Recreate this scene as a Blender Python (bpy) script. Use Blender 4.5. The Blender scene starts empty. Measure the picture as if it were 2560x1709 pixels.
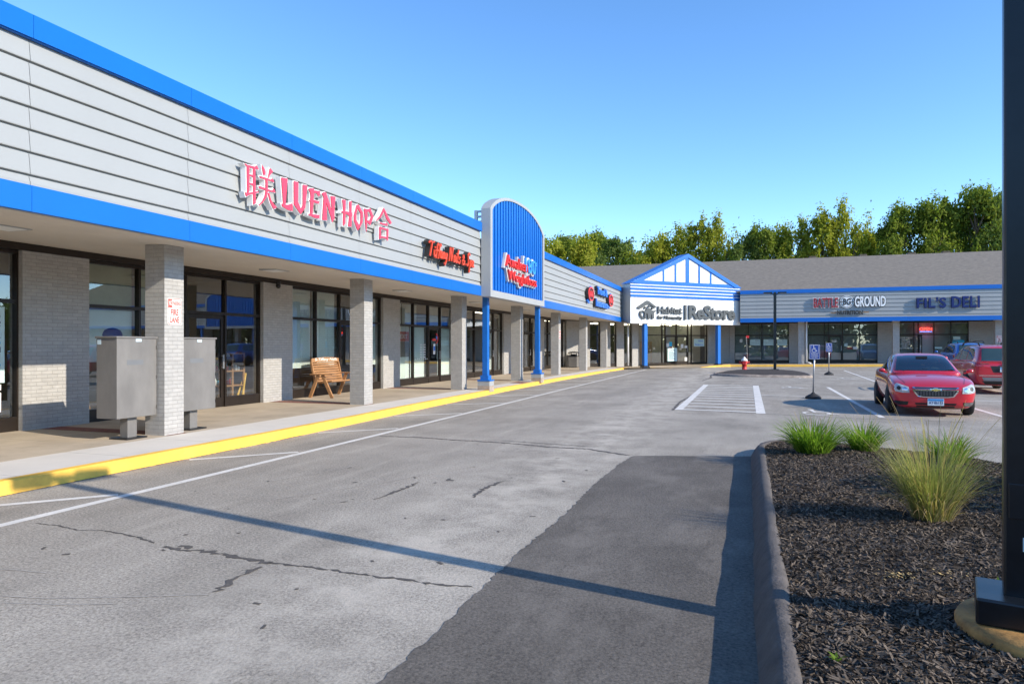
import bpy, bmesh, math, random
import numpy as np
from mathutils import Vector, Matrix
from mathutils.bvhtree import BVHTree

R = math.radians
scene = bpy.context.scene
col = scene.collection

# ------------------------------------------------------------------ camera, sky, sun, exposure
cam_data = bpy.data.cameras.new("camera")
cam = bpy.data.objects.new("camera", cam_data)
col.objects.link(cam)
cam.location = (0, 0, 1.68)
cam.rotation_euler = (R(90), 0, 0.329)
cam_data.sensor_width = 36
cam_data.lens = 36 * 1728 / 2560
cam_data.shift_y = 9.3 / 2560
cam_data.clip_start = 0.05
cam_data.clip_end = 3000
scene.camera = cam

TO_SUN = Vector((1.0, -0.215, 0.51)).normalized()
SUN_EL = math.asin(TO_SUN.z)
world = bpy.data.worlds.new("World")
scene.world = world
world.use_nodes = True
wn = world.node_tree
bg = wn.nodes["Background"]
sky = wn.nodes.new("ShaderNodeTexSky")
sky.sky_type = 'NISHITA'
sky.sun_disc = False
sky.sun_elevation = SUN_EL
sky.sun_rotation = math.atan2(TO_SUN.x, TO_SUN.y)
sky.altitude = 2600
sky.air_density = 1.0
sky.dust_density = 0.3
sky.ozone_density = 1.6
hs = wn.nodes.new("ShaderNodeHueSaturation")
hs.inputs["Saturation"].default_value = 1.2
hs.inputs["Hue"].default_value = 0.501
wn.links.new(sky.outputs[0], hs.inputs["Color"])
wn.links.new(hs.outputs[0], bg.inputs[0])
bg.inputs[1].default_value = 0.15

sun_data = bpy.data.lights.new("sun", 'SUN')
sun_data.energy = 2.7
sun_data.angle = R(0.55)
sun_data.color = (1.0, 0.91, 0.77)
sun = bpy.data.objects.new("sun", sun_data)
col.objects.link(sun)
sun.rotation_euler = TO_SUN.to_track_quat('Z', 'Y').to_euler()
sun.location = (30, -10, 30)

scene.view_settings.view_transform = 'Standard'
scene.view_settings.look = 'None'
scene.view_settings.gamma = 1.0
scene.view_settings.exposure = 1.24
scene.cycles.max_bounces = 10
scene.cycles.diffuse_bounces = 6
scene.cycles.transparent_max_bounces = 12
scene.cycles.use_denoising = True

rng = random.Random(7)

# ------------------------------------------------------------------ materials
MATS = {}

def new_mat(name):
    m = bpy.data.materials.new(name)
    m.use_nodes = True
    MATS[name] = m
    return m, m.node_tree.nodes, m.node_tree.links, m.node_tree.nodes["Principled BSDF"]

def ramp(nodes, stops):
    r = nodes.new("ShaderNodeValToRGB")
    e = r.color_ramp.elements
    while len(e) < len(stops):
        e.new(0.5)
    for i, (p, c) in enumerate(stops):
        e[i].position = p
        e[i].color = (c[0], c[1], c[2], 1)
    return r

def noise(nodes, links, vec, scale, detail=4, rough=0.6):
    n = nodes.new("ShaderNodeTexNoise")
    n.inputs["Scale"].default_value = scale
    n.inputs["Detail"].default_value = detail
    n.inputs["Roughness"].default_value = rough
    links.new(vec, n.inputs["Vector"])
    return n.outputs["Fac"]

def mapped(nodes, links, scale=(1, 1, 1)):
    g = nodes.new("ShaderNodeNewGeometry")
    mp = nodes.new("ShaderNodeMapping")
    mp.inputs["Scale"].default_value = scale
    links.new(g.outputs["Position"], mp.inputs["Vector"])
    return mp.outputs["Vector"]

def mix_col(nodes, links, fac, a, b, mode='MIX'):
    m = nodes.new("ShaderNodeMixRGB")
    m.blend_type = mode
    for sock, v in ((m.inputs[0], fac), (m.inputs[1], a), (m.inputs[2], b)):
        if isinstance(v, bpy.types.NodeSocket):
            links.new(v, sock)
        elif isinstance(v, (int, float)):
            sock.default_value = v
        else:
            sock.default_value = (v[0], v[1], v[2], 1)
    return m.outputs[0]

def math_n(nodes, links, op, a, b=None, clamp=False):
    m = nodes.new("ShaderNodeMath")
    m.operation = op
    m.use_clamp = clamp
    for i, v in enumerate((a, b)):
        if v is None:
            continue
        if isinstance(v, bpy.types.NodeSocket):
            links.new(v, m.inputs[i])
        else:
            m.inputs[i].default_value = v
    return m.outputs[0]

def bump(nodes, links, b, height, strength, dist=0.01):
    bn = nodes.new("ShaderNodeBump")
    bn.inputs["Strength"].default_value = strength
    bn.inputs["Distance"].default_value = dist
    links.new(height, bn.inputs["Height"])
    links.new(bn.outputs[0], b.inputs["Normal"])

def simple(name, c, rough=0.6, metal=0.0, var=0.12, vscale=3.0, bumps=0.0, bscale=60, coat=0.0, spec=0.5, emit=None, stretch=(1, 1, 1)):
    m, n, l, b = new_mat(name)
    v = mapped(n, l, stretch)
    f = noise(n, l, v, vscale, 6, 0.65)
    r = ramp(n, [(0.3, [x * (1 - var) for x in c]), (0.7, [min(1, x * (1 + var)) for x in c])])
    l.new(f, r.inputs[0])
    l.new(r.outputs[0], b.inputs["Base Color"])
    b.inputs["Roughness"].default_value = rough
    b.inputs["Metallic"].default_value = metal
    b.inputs["Specular IOR Level"].default_value = spec
    if coat:
        b.inputs["Coat Weight"].default_value = coat
        b.inputs["Coat Roughness"].default_value = 0.03
    if bumps:
        f2 = noise(n, l, v, bscale, 4)
        bump(n, l, b, f2, bumps, 0.01)
    if emit:
        b.inputs["Emission Color"].default_value = (*emit[0], 1)
        b.inputs["Emission Strength"].default_value = emit[1]
    return m

def asphalt_mat(name, dark, light, mottle=0.5, streak=True, speck=0.62):
    m, n, l, b = new_mat(name)
    v = mapped(n, l)
    big = noise(n, l, v, 0.55, 5, 0.6)
    mid = noise(n, l, mapped(n, l, (1.0, 0.35, 1)), 1.1, 6, 0.7)
    fine = noise(n, l, v, 42, 6, 0.85)
    vor = n.new("ShaderNodeTexVoronoi")
    vor.inputs["Scale"].default_value = 52
    l.new(v, vor.inputs["Vector"])
    s = math_n(n, l, 'ADD', math_n(n, l, 'MULTIPLY', big, 0.5), math_n(n, l, 'MULTIPLY', mid, 0.5))
    r = ramp(n, [(0.36, dark), (0.64, light)])
    l.new(s, r.inputs[0])
    sp = ramp(n, [(0.36, (1 - speck,) * 3), (0.50, (1, 1, 1)), (0.66, (1 + speck * 0.8,) * 3)])
    l.new(fine, sp.inputs[0])
    c = mix_col(n, l, 1.0, r.outputs[0], sp.outputs[0], 'MULTIPLY')
    stone = ramp(n, [(0.0, (1.25, 1.2, 1.12)), (0.3, (1, 1, 1)), (1.0, (0.86, 0.86, 0.88))])
    l.new(vor.outputs["Distance"], stone.inputs[0])
    c = mix_col(n, l, 0.8, c, stone.outputs[0], 'MULTIPLY')
    if streak:
        st = noise(n, l, mapped(n, l, (1.4, 0.16, 1)), 2.0, 4, 0.6)
        sr = ramp(n, [(0.56, (0, 0, 0)), (0.74, (0.26, 0.26, 0.26))])
        l.new(st, sr.inputs[0])
        c = mix_col(n, l, sr.outputs[0], c, [min(1, x * 1.35) for x in light])
        # traffic-bleached band beside the newer infill
        sx = n.new("ShaderNodeSeparateXYZ")
        l.new(v, sx.inputs[0])
        band = math_n(n, l, 'SUBTRACT', 1.0, math_n(n, l, 'MULTIPLY', math_n(n, l, 'ABSOLUTE', math_n(n, l, 'ADD', sx.outputs[0], 2.5)), 0.7), clamp=True)
        bn_ = ramp(n, [(0.42, (0, 0, 0)), (0.62, (0.8, 0.8, 0.8))])
        l.new(noise(n, l, v, 1.6, 7, 0.72), bn_.inputs[0])
        c = mix_col(n, l, math_n(n, l, 'MULTIPLY', band, bn_.outputs[0]), c, [min(1, x * 1.3) for x in light])
        oil = noise(n, l, v, 1.9, 3, 0.5)
        orr = ramp(n, [(0.70, (0, 0, 0)), (0.78, (0.5, 0.5, 0.5))])
        l.new(oil, orr.inputs[0])
        c = mix_col(n, l, orr.outputs[0], c, [x * 0.6 for x in dark])
    if not streak:
        dr = ramp(n, [(0.50, (0, 0, 0)), (0.72, (0.55, 0.55, 0.55))])
        l.new(noise(n, l, mapped(n, l, (1.3, 0.7, 1)), 0.9, 7, 0.68), dr.inputs[0])
        c = mix_col(n, l, dr.outputs[0], c, [min(1, x * 1.55) for x in light])
    l.new(c, b.inputs["Base Color"])
    b.inputs["Roughness"].default_value = 0.9
    b.inputs["Specular IOR Level"].default_value = 0.25
    h = math_n(n, l, 'ADD', fine, math_n(n, l, 'MULTIPLY', vor.outputs["Distance"], 0.6))
    bump(n, l, b, h, 0.55, 0.006)
    return m

def brick_mat(name, c, mortar, bw=0.203, bh=0.0677, bstr=0.7):
    m, n, l, b = new_mat(name)
    g = n.new("ShaderNodeNewGeometry")
    sx = n.new("ShaderNodeSeparateXYZ")
    l.new(g.outputs["Position"], sx.inputs[0])
    u = math_n(n, l, 'ADD', sx.outputs[0], sx.outputs[1])
    cb = n.new("ShaderNodeCombineXYZ")
    l.new(u, cb.inputs[0])
    l.new(sx.outputs[2], cb.inputs[1])
    br = n.new("ShaderNodeTexBrick")
    br.inputs["Scale"].default_value = 1.0
    br.inputs["Brick Width"].default_value = bw
    br.inputs["Row Height"].default_value = bh
    br.inputs["Mortar Size"].default_value = 0.0055
    br.inputs["Mortar Smooth"].default_value = 0.4
    br.inputs["Bias"].default_value = 0.0
    br.inputs["Color1"].default_value = (*[x * 0.93 for x in c], 1)
    br.inputs["Color2"].default_value = (*[x * 1.05 for x in c], 1)
    br.inputs["Mortar"].default_value = (*mortar, 1)
    l.new(cb.outputs[0], br.inputs["Vector"])
    nz = noise(n, l, g.outputs["Position"], 9, 5)
    r = ramp(n, [(0.3, (0.9, 0.9, 0.9)), (0.7, (1.06, 1.06, 1.06))])
    l.new(nz, r.inputs[0])
    l.new(mix_col(n, l, 1.0, br.outputs["Color"], r.outputs[0], 'MULTIPLY'), b.inputs["Base Color"])
    b.inputs["Roughness"].default_value = 0.55
    h = math_n(n, l, 'SUBTRACT', math_n(n, l, 'MULTIPLY', noise(n, l, g.outputs["Position"], 55, 4), 0.25), br.outputs["Fac"])
    bump(n, l, b, h, bstr, 0.008)
    return m

def glass_mat(name, tint=(0.86, 0.91, 0.89), boost=1.9, base=0.11):
    m, n, l, b = new_mat(name)
    out = n["Material Output"]
    n.remove(b)
    tr = n.new("ShaderNodeBsdfTransparent")
    tr.inputs[0].default_value = (*tint, 1)
    gl = n.new("ShaderNodeBsdfGlossy")
    gl.inputs[0].default_value = (0.92, 0.95, 0.97, 1)
    gl.inputs["Roughness"].default_value = 0.0
    v = mapped(n, l)
    bn = n.new("ShaderNodeBump")
    bn.inputs["Strength"].default_value = 0.025
    bn.inputs["Distance"].default_value = 0.05
    l.new(noise(n, l, v, 0.9, 1), bn.inputs["Height"])
    l.new(bn.outputs[0], gl.inputs["Normal"])
    fr = n.new("ShaderNodeFresnel")
    fr.inputs[0].default_value = 1.5
    f = math_n(n, l, 'ADD', math_n(n, l, 'MULTIPLY', fr.outputs[0], boost), base, clamp=True)
    mx = n.new("ShaderNodeMixShader")
    l.new(f, mx.inputs[0])
    l.new(tr.outputs[0], mx.inputs[1])
    l.new(gl.outputs[0], mx.inputs[2])
    l.new(mx.outputs[0], out.inputs[0])
    return m

def leaf_mat(name, c1, c2, trans=0.5):
    m, n, l, b = new_mat(name)
    out = n["Material Output"]
    n.remove(b)
    info = n.new("ShaderNodeNewGeometry")
    r = ramp(n, [(0.0, c1), (1.0, c2)])
    l.new(info.outputs["Random Per Island"], r.inputs[0])
    d = n.new("ShaderNodeBsdfDiffuse")
    t = n.new("ShaderNodeBsdfTranslucent")
    l.new(r.outputs[0], d.inputs[0])
    l.new(mix_col(n, l, 1.0, r.outputs[0], (1.1, 1.25, 0.6), 'MULTIPLY'), t.inputs[0])
    mx = n.new("ShaderNodeMixShader")
    mx.inputs[0].default_value = trans
    l.new(d.outputs[0], mx.inputs[1])
    l.new(t.outputs[0], mx.inputs[2])
    l.new(mx.outputs[0], out.inputs[0])
    return m

def worn_mat(name, c, under, lo, hi, rough=0.8, scale=5.0, stain=None):
    """paint worn through to what lies under it in irregular patches"""
    m, n, l, b = new_mat(name)
    v = mapped(n, l)
    r = ramp(n, [(0.3, [x * 0.86 for x in c]), (0.7, [min(1, x * 1.1) for x in c])])
    l.new(noise(n, l, v, 2.3, 5), r.inputs[0])
    wr = ramp(n, [(lo, (0, 0, 0)), (hi, (1, 1, 1))])
    l.new(noise(n, l, v, scale, 9, 0.78), wr.inputs[0])
    cc = mix_col(n, l, wr.outputs[0], r.outputs[0], under)
    if stain:
        sr = ramp(n, [(0.60, (0, 0, 0)), (0.70, (0.75, 0.75, 0.75))])
        l.new(noise(n, l, v, 1.1, 6, 0.6), sr.inputs[0])
        cc = mix_col(n, l, sr.outputs[0], cc, stain)
    l.new(cc, b.inputs["Base Color"])
    b.inputs["Roughness"].default_value = rough
    bump(n, l, b, noise(n, l, v, 50, 4), 0.4, 0.008)
    return m

asphalt_mat("asphalt", (0.255, 0.226, 0.186), (0.42, 0.374, 0.31))
asphalt_mat("asphalt_new", (0.096, 0.084, 0.071), (0.180, 0.159, 0.135), streak=False, speck=0.5)
simple("crack_seal", (0.098, 0.086, 0.075), 0.85, var=0.3, vscale=12, bumps=0.5)
simple("bleach", (0.42, 0.38, 0.33), 0.9, var=0.2, vscale=9)
worn_mat("marking", (0.70, 0.66, 0.60), (0.33, 0.295, 0.245), 0.55, 0.70, scale=9)
simple("concrete_new", (0.64, 0.59, 0.52), 0.85, var=0.06, vscale=1.6, bumps=0.25, bscale=80)
simple("concrete_old", (0.44, 0.36, 0.265), 0.85, var=0.20, vscale=0.9, bumps=0.2, bscale=60)
worn_mat("kerb_yellow", (0.86, 0.50, 0.075), (0.42, 0.30, 0.15), 0.64, 0.72, 0.7, 6.0, stain=(0.55, 0.30, 0.05))
simple("kerb_asphalt", (0.105, 0.09, 0.08), 0.92, var=0.3, vscale=6, bumps=1.0, bscale=42)
simple("paver_red", (0.20, 0.075, 0.055), 0.85, var=0.3, vscale=14, bumps=0.4)
brick_mat("painted_brick", (0.41, 0.395, 0.37), (0.335, 0.32, 0.298))
simple("siding", (0.325, 0.335, 0.33), 0.42, var=0.03, vscale=0.7, spec=0.4)
simple("metal_blue", (0.002, 0.125, 0.49), 0.32, var=0.05, vscale=0.5, spec=0.5)
simple("post_blue", (0.008, 0.14, 0.50), 0.35, var=0.10, vscale=4.0, spec=0.5)
simple("trim_grey", (0.36, 0.37, 0.37), 0.45, var=0.04, vscale=1.0)
simple("panel_white", (0.80, 0.80, 0.77), 0.5, var=0.03, vscale=1.0)
simple("soffit", (0.64, 0.58, 0.50), 0.7, var=0.05, vscale=1.5)
simple("bronze", (0.030, 0.022, 0.017), 0.38, metal=0.4, var=0.15, vscale=4)
simple("black_metal", (0.014, 0.014, 0.015), 0.35, var=0.2, vscale=5)
simple("shingle", (0.195, 0.165, 0.132), 0.95, var=0.34, vscale=3.2, bumps=0.8, bscale=30, stretch=(1, 3, 3))
simple("room_dark", (0.06, 0.055, 0.05), 0.9, var=0.3, vscale=1)
simple("room_tan", (0.34, 0.28, 0.20), 0.9, var=0.15, vscale=1)
simple("seat_fabric", (0.05, 0.052, 0.055), 0.9, var=0.1)
glass_mat("car_pane", (0.50, 0.64, 0.62), 1.6, 0.03)
simple("room_floor", (0.13, 0.12, 0.105), 0.6, var=0.15, vscale=2)
simple("room_ceiling", (0.45, 0.44, 0.42), 0.9, var=0.05)
simple("blind_white", (0.82, 0.86, 0.80), 0.8, var=0.05, vscale=1.5)
simple("blind_green", (0.36, 0.39, 0.24), 0.8, var=0.15, vscale=2.2)
simple("cardboard", (0.42, 0.27, 0.16), 0.85, var=0.12)
simple("tube_light", (0.9, 0.88, 0.8), 0.5, emit=((1.0, 0.86, 0.62), 3.0))
glass_mat("shop_glass")
simple("cabinet_grey", (0.18, 0.17, 0.158), 0.5, var=0.16, vscale=2.6, stretch=(1, 1, 0.5))
simple("sticker", (0.55, 0.68, 0.74), 0.5)
simple("sign_white", (0.78, 0.77, 0.74), 0.45, var=0.04)
simple("sign_red", (0.62, 0.075, 0.05), 0.5, var=0.08)
simple("letter_pink", (0.80, 0.055, 0.105), 0.4, var=0.03)
simple("letter_white", (0.84, 0.84, 0.82), 0.45, var=0.04)
simple("letter_red", (0.78, 0.035, 0.03), 0.4, var=0.05)
simple("letter_orange", (0.74, 0.075, 0.03), 0.4, var=0.05)
simple("letter_black", (0.022, 0.02, 0.019), 0.45, var=0.1)
simple("letter_blue", (0.03, 0.19, 0.72), 0.4, var=0.05)
simple("letter_sky", (0.05, 0.32, 0.85), 0.4, var=0.05)
simple("letter_navy", (0.004, 0.014, 0.12), 0.35, var=0.15)
simple("letter_grey", (0.055, 0.066, 0.072), 0.45, var=0.05)
simple("letter_maroon", (0.30, 0.018, 0.025), 0.45, var=0.3, vscale=5)
simple("backer_grey", (0.5, 0.5, 0.5), 0.5)
simple("sign_blue", (0.015, 0.06, 0.33), 0.4, var=0.05)
simple("galvanised", (0.42, 0.43, 0.44), 0.4, metal=0.6, var=0.1)
simple("rubber", (0.022, 0.021, 0.021), 0.7, var=0.25, vscale=8)
simple("bench_wood", (0.36, 0.185, 0.08), 0.55, var=0.25, vscale=7, bumps=0.2, stretch=(1, 0.25, 1))
simple("hydrant_red", (0.55, 0.03, 0.03), 0.45, var=0.1)
simple("yellow_paint", (0.38, 0.20, 0.06), 0.8, var=0.5, vscale=6, bumps=0.5, bscale=30)
simple("concrete_raw", (0.36, 0.29, 0.23), 0.9, var=0.35, vscale=5, bumps=0.6, bscale=40)
simple("pole_dark", (0.008, 0.010, 0.013), 0.28, var=0.3, vscale=9)
simple("plate_blue", (0.05, 0.28, 0.62), 0.5, var=0.05)
simple("plate_white", (0.62, 0.70, 0.75), 0.5, var=0.05)
simple("poster_pale", (0.55, 0.72, 0.70), 0.6, var=0.05)
simple("poster_cyan", (0.03, 0.42, 0.65), 0.6, var=0.05)
simple("neon_red", (0.8, 0.05, 0.03), 0.4, emit=((1.0, 0.06, 0.04), 2.2))
simple("neon_blue", (0.1, 0.3, 0.9), 0.4, emit=((0.15, 0.35, 1.0), 1.6))
simple("bark", (0.12, 0.095, 0.07), 0.95, var=0.3, vscale=6)
simple("mulch", (0.044, 0.034, 0.027), 0.95, var=0.5, vscale=35, bumps=1.0, bscale=50)
leaf_mat("mulch_chips", (0.020, 0.016, 0.013), (0.20, 0.16, 0.125), trans=0.0)
leaf_mat("leaf_yellow", (0.22, 0.23, 0.026), (0.44, 0.43, 0.075))
leaf_mat("leaf_green", (0.11, 0.155, 0.028), (0.28, 0.31, 0.06))
leaf_mat("leaf_dark", (0.085, 0.135, 0.04), (0.22, 0.26, 0.07))
leaf_mat("grass_lily", (0.10, 0.19, 0.02), (0.28, 0.40, 0.07))
leaf_mat("grass_fountain", (0.20, 0.23, 0.075), (0.46, 0.42, 0.20))
leaf_mat("grass_straw", (0.36, 0.26, 0.13), (0.55, 0.42, 0.24))
simple("car_red", (0.56, 0.012, 0.028), 0.3, var=0.04, coat=1.0, metal=0.15)
simple("car_blue", (0.03, 0.12, 0.40), 0.3, var=0.04, coat=1.0, metal=0.2)
simple("car_glass", (0.03, 0.055, 0.055), 0.03, var=0.1, spec=0.9)
simple("car_black", (0.012, 0.012, 0.013), 0.5, var=0.2)
simple("car_grey", (0.16, 0.165, 0.17), 0.5, var=0.1)
simple("chrome", (0.75, 0.76, 0.78), 0.12, metal=1.0, var=0.03)
simple("rim", (0.45, 0.46, 0.47), 0.25, metal=0.9, var=0.1)
simple("tyre", (0.017, 0.017, 0.018), 0.8, var=0.2, vscale=20)
simple("headlamp", (0.48, 0.50, 0.50), 0.08, var=0.25, vscale=14, coat=1.0)
simple("lamp_amber", (0.75, 0.25, 0.02), 0.3)
simple("lamp_red", (0.35, 0.01, 0.012), 0.15, coat=1.0)
simple("gold", (0.75, 0.48, 0.12), 0.3, metal=0.8)
simple("dead_leaf", (0.42, 0.30, 0.13), 0.9, var=0.3, vscale=20)

# ------------------------------------------------------------------ object helpers
ORIGIN = {}

def tag(o, label=None, cat=None, group=None, kind=None):
    if label: o["label"] = label
    if cat: o["category"] = cat
    if group: o["group"] = group
    if kind: o["kind"] = kind
    return o

def thing(name, label, cat, loc=(0, 0, 0), group=None):
    o = bpy.data.objects.new(name, None)
    o.empty_display_size = 0.3
    col.objects.link(o)
    o.location = loc
    ORIGIN[o.name] = Vector(loc)
    return tag(o, label, cat, group)

def children(o):
    return [c for c in list(bpy.data.objects) if c.parent == o]

def copy_tree(o, parent=None):
    c = o.copy()
    col.objects.link(c)
    c.parent = parent
    for ch in children(o):
        copy_tree(ch, c)
    return c

class Frame:
    """P + u*s + n*d, z up; u runs to the right seen from outside, n points outward"""
    def __init__(self, P, u, n):
        self.P, self.u, self.n = Vector((*P, 0)), Vector((*u, 0)), Vector((*n, 0))
    def __call__(self, s, d, z):
        v = self.P + self.u * s + self.n * d
        return (v.x, v.y, z)

class MB:
    def __init__(self):
        self.v, self.f, self.sm = [], [], []
    def add(self, verts, faces, smooth=False):
        b = len(self.v)
        self.v += [tuple(p) for p in verts]
        self.f += [tuple(i + b for i in fc) for fc in faces]
        self.sm += [smooth] * len(faces)
        return self
    def box(self, x0, x1, y0, y1, z0, z1):
        vs = [(x, y, z) for z in (z0, z1) for y in (y0, y1) for x in (x0, x1)]
        return self.add(vs, [(0, 2, 3, 1), (4, 5, 7, 6), (0, 1, 5, 4), (2, 6, 7, 3), (0, 4, 6, 2), (1, 3, 7, 5)])
    def fbox(self, F, s0, s1, d0, d1, z0, z1):
        vs = [F(s, d, z) for z in (z0, z1) for d in (d0, d1) for s in (s0, s1)]
        return self.add(vs, [(0, 2, 3, 1), (4, 5, 7, 6), (0, 1, 5, 4), (2, 6, 7, 3), (0, 4, 6, 2), (1, 3, 7, 5)])
    def prism(self, F, poly, d0, d1):
        """poly of (s, z) extruded from d0 to d1"""
        n = len(poly)
        vs = [F(s, d0, z) for s, z in poly] + [F(s, d1, z) for s, z in poly]
        fs = [tuple(range(n - 1, -1, -1)), tuple(range(n, 2 * n))]
        fs += [(i, (i + 1) % n, n + (i + 1) % n, n + i) for i in range(n)]
        return self.add(vs, fs)
    def tube(self, p0, p1, r0, r1=None, n=10, smooth=True):
        r1 = r0 if r1 is None else r1
        p0, p1 = Vector(p0), Vector(p1)
        a = (p1 - p0).normalized()
        t = Vector((0, 0, 1)) if abs(a.z) < 0.9 else Vector((1, 0, 0))
        x = a.cross(t).normalized()
        y = a.cross(x)
        vs = []
        for p, r in ((p0, r0), (p1, r1)):
            vs += [p + x * (r * math.cos(2 * math.pi * i / n)) + y * (r * math.sin(2 * math.pi * i / n)) for i in range(n)]
        self.add(vs, [(i, (i + 1) % n, n + (i + 1) % n, n + i) for i in range(n)], smooth)
        b = len(self.v) - 2 * n
        self.f += [tuple(b + i for i in range(n - 1, -1, -1)), tuple(b + n + i for i in range(n))]
        self.sm += [False, False]
        return self
    def lathe(self, prof, c=(0, 0, 0), n=20, axis='z', smooth=True):
        """prof of (r, h)"""
        vs = []
        for r, h in prof:
            for i in range(n):
                a = 2 * math.pi * i / n
                p = (r * math.cos(a), r * math.sin(a), h)
                if axis == 'y':
                    p = (p[0], p[2], p[1])
                elif axis == 'x':
                    p = (p[2], p[0], p[1])
                vs.append((p[0] + c[0], p[1] + c[1], p[2] + c[2]))
        fs = []
        for k in range(len(prof) - 1):
            for i in range(n):
                j = (i + 1) % n
                fs.append((k * n + i, k * n + j, (k + 1) * n + j, (k + 1) * n + i))
        self.add(vs, fs, smooth)
        b = len(self.v) - len(vs)
        for k in (0, len(prof) - 1):
            if prof[k][0] > 1e-4:
                self.f.append(tuple(b + k * n + i for i in range(n)))
                self.sm.append(False)
        return self
    def bar(self, p0, p1, w, h, up=(0, 0, 1)):
        """rectangular bar between two points, w sideways, h along up"""
        p0, p1 = Vector(p0), Vector(p1)
        a = (p1 - p0).normalized()
        u = Vector(up)
        x = a.cross(u).normalized() * (w / 2)
        y = x.cross(a).normalized() * (h / 2)
        vs = [p + sx * x + sy * y for p in (p0, p1) for sx, sy in ((-1, -1), (1, -1), (1, 1), (-1, 1))]
        return self.add(vs, [(3, 2, 1, 0), (4, 5, 6, 7), (0, 1, 5, 4), (1, 2, 6, 5), (2, 3, 7, 6), (3, 0, 4, 7)])
    def build(self, name, mat, parent=None, bevel=0.0, recalc=True, kind=None):
        org = ORIGIN[parent.name] if parent else Vector((0, 0, 0))
        me = bpy.data.meshes.new(name)
        me.from_pydata([(p[0] - org.x, p[1] - org.y, p[2] - org.z) for p in self.v], [], self.f)
        me.polygons.foreach_set("use_smooth", self.sm)
        if recalc:
            bm = bmesh.new()
            bm.from_mesh(me)
            bmesh.ops.recalc_face_normals(bm, faces=bm.faces)
            bm.to_mesh(me)
            bm.free()
        me.materials.append(MATS[mat])
        o = bpy.data.objects.new(name, me)
        col.objects.link(o)
        if parent:
            o.parent = parent
            ORIGIN[o.name] = org
        else:
            ORIGIN[o.name] = Vector((0, 0, 0))
        if bevel:
            md = o.modifiers.new("bevel", 'BEVEL')
            md.width = bevel
            md.segments = 2
            md.limit_method = 'ANGLE'
        if kind:
            o["kind"] = kind
        return o

_text_cache = {}

def text_geo(s, bold=0.0, shear=0.0, spacing=1.0):
    """vertices with x, y normalised to 0..1 of the text's own box and z in -0.5..0.5"""
    key = (s, bold, shear, spacing)
    if key not in _text_cache:
        cu = bpy.data.curves.new("text", 'FONT')
        cu.body = s
        cu.extrude = 0.5
        cu.offset = bold
        cu.shear = shear
        cu.space_character = spacing
        cu.resolution_u = 3
        ob = bpy.data.objects.new("text", cu)
        col.objects.link(ob)
        dg = bpy.context.evaluated_depsgraph_get()
        me = bpy.data.meshes.new_from_object(ob.evaluated_get(dg))
        vs = [tuple(v.co) for v in me.vertices]
        fs = [tuple(p.vertices) for p in me.polygons]
        bpy.data.objects.remove(ob)
        bpy.data.curves.remove(cu)
        bpy.data.meshes.remove(me)
        x0, x1 = min(v[0] for v in vs), max(v[0] for v in vs)
        y0, y1 = min(v[1] for v in vs), max(v[1] for v in vs)
        _text_cache[key] = ([((v[0] - x0) / (x1 - x0), (v[1] - y0) / (y1 - y0), v[2]) for v in vs], fs)
    return _text_cache[key]

def add_text(mb, F, s, s0, s1, z0, z1, d0, d1, bold=0.0, shear=0.0, spacing=1.0):
    vs, fs = text_geo(s, bold, shear, spacing)
    mb.add([F(s0 + v[0] * (s1 - s0), d0 + (v[2] + 0.5) * (d1 - d0), z0 + v[1] * (z1 - z0)) for v in vs], fs)
    return mb

def circle(cx, cy, r, n=24, a0=0, a1=360):
    return [(cx + r * math.cos(R(a0 + (a1 - a0) * i / n)), cy + r * math.sin(R(a0 + (a1 - a0) * i / n))) for i in range(n + (a1 - a0 != 360))]

FL = Frame((-8.35, 0), (0, 1), (1, 0))            # left wing, fascia plane
DIA = (-7.63, 47.5)
Q = math.sqrt(0.5)
FD = Frame(DIA, (Q, Q), (Q, -Q))                  # corner gable, its face
FR = Frame((0, 54.0), (1, 0), (0, -1))            # right wing, fascia plane

def ground_z(x, y):
    t = min(1, max(0, (y - 15) / 38))
    w = t * t * (3 - 2 * t) * 0.6 + t * 0.4
    return w * (0.06 + 0.0105 * max(0, min(x, 30) + 8.2))
# ------------------------------------------------------------------ setting: ground
def grid_mesh(name, xs, ys, zf, mat, kind="structure"):
    vs = [(x, y, zf(x, y)) for y in ys for x in xs]
    nx = len(xs)
    fs = [(j * nx + i, j * nx + i + 1, (j + 1) * nx + i + 1, (j + 1) * nx + i) for j in range(len(ys) - 1) for i in range(nx - 1)]
    mb = MB()
    mb.add(vs, fs, True)
    return mb.build(name, mat, kind=kind, recalc=False)

xs = [-500, -200, -80, -30, -12, -8.2] + [-7 + 1.5 * i for i in range(26)] + [40, 60, 100, 200, 500]
ys = [-500, -150, -50, -15, 0, 7] + [15 + 2 * i for i in range(23)] + [70, 100, 200, 600]
grid_mesh("parking_lot", xs, ys, ground_z, "asphalt")

# new asphalt infill beside the planting bed, ragged edge
edge = []
y = 2.2
while y < 10.6:
    edge.append((-1.745 + rng.uniform(-0.016, 0.016) + 0.012 * math.sin(y * 2.1) + (0.0 if y < 9.8 else (y - 9.8) * 0.12), y))
    y += rng.uniform(0.02, 0.08)
top = [(-1.6 + 1.75 * i / 12, 10.62 + 0.5 * i / 12 + rng.uniform(-0.02, 0.02)) for i in range(13)]
mb = MB()
pts = [(-1.7, -6)] + [(-1.75, 0)] + edge + top + [(0.14, 11.1), (0.14, -6)]
bm = bmesh.new()
fc = bm.faces.new([bm.verts.new((x, y, 0.004)) for x, y in pts])
bmesh.ops.triangulate(bm, faces=[fc])
me = bpy.data.meshes.new("asphalt_patch")
bm.to_mesh(me); bm.free()
me.materials.append(MATS["asphalt_new"])
patch = bpy.data.objects.new("asphalt_patch", me)
col.objects.link(patch)
tag(patch, kind="structure")

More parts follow.
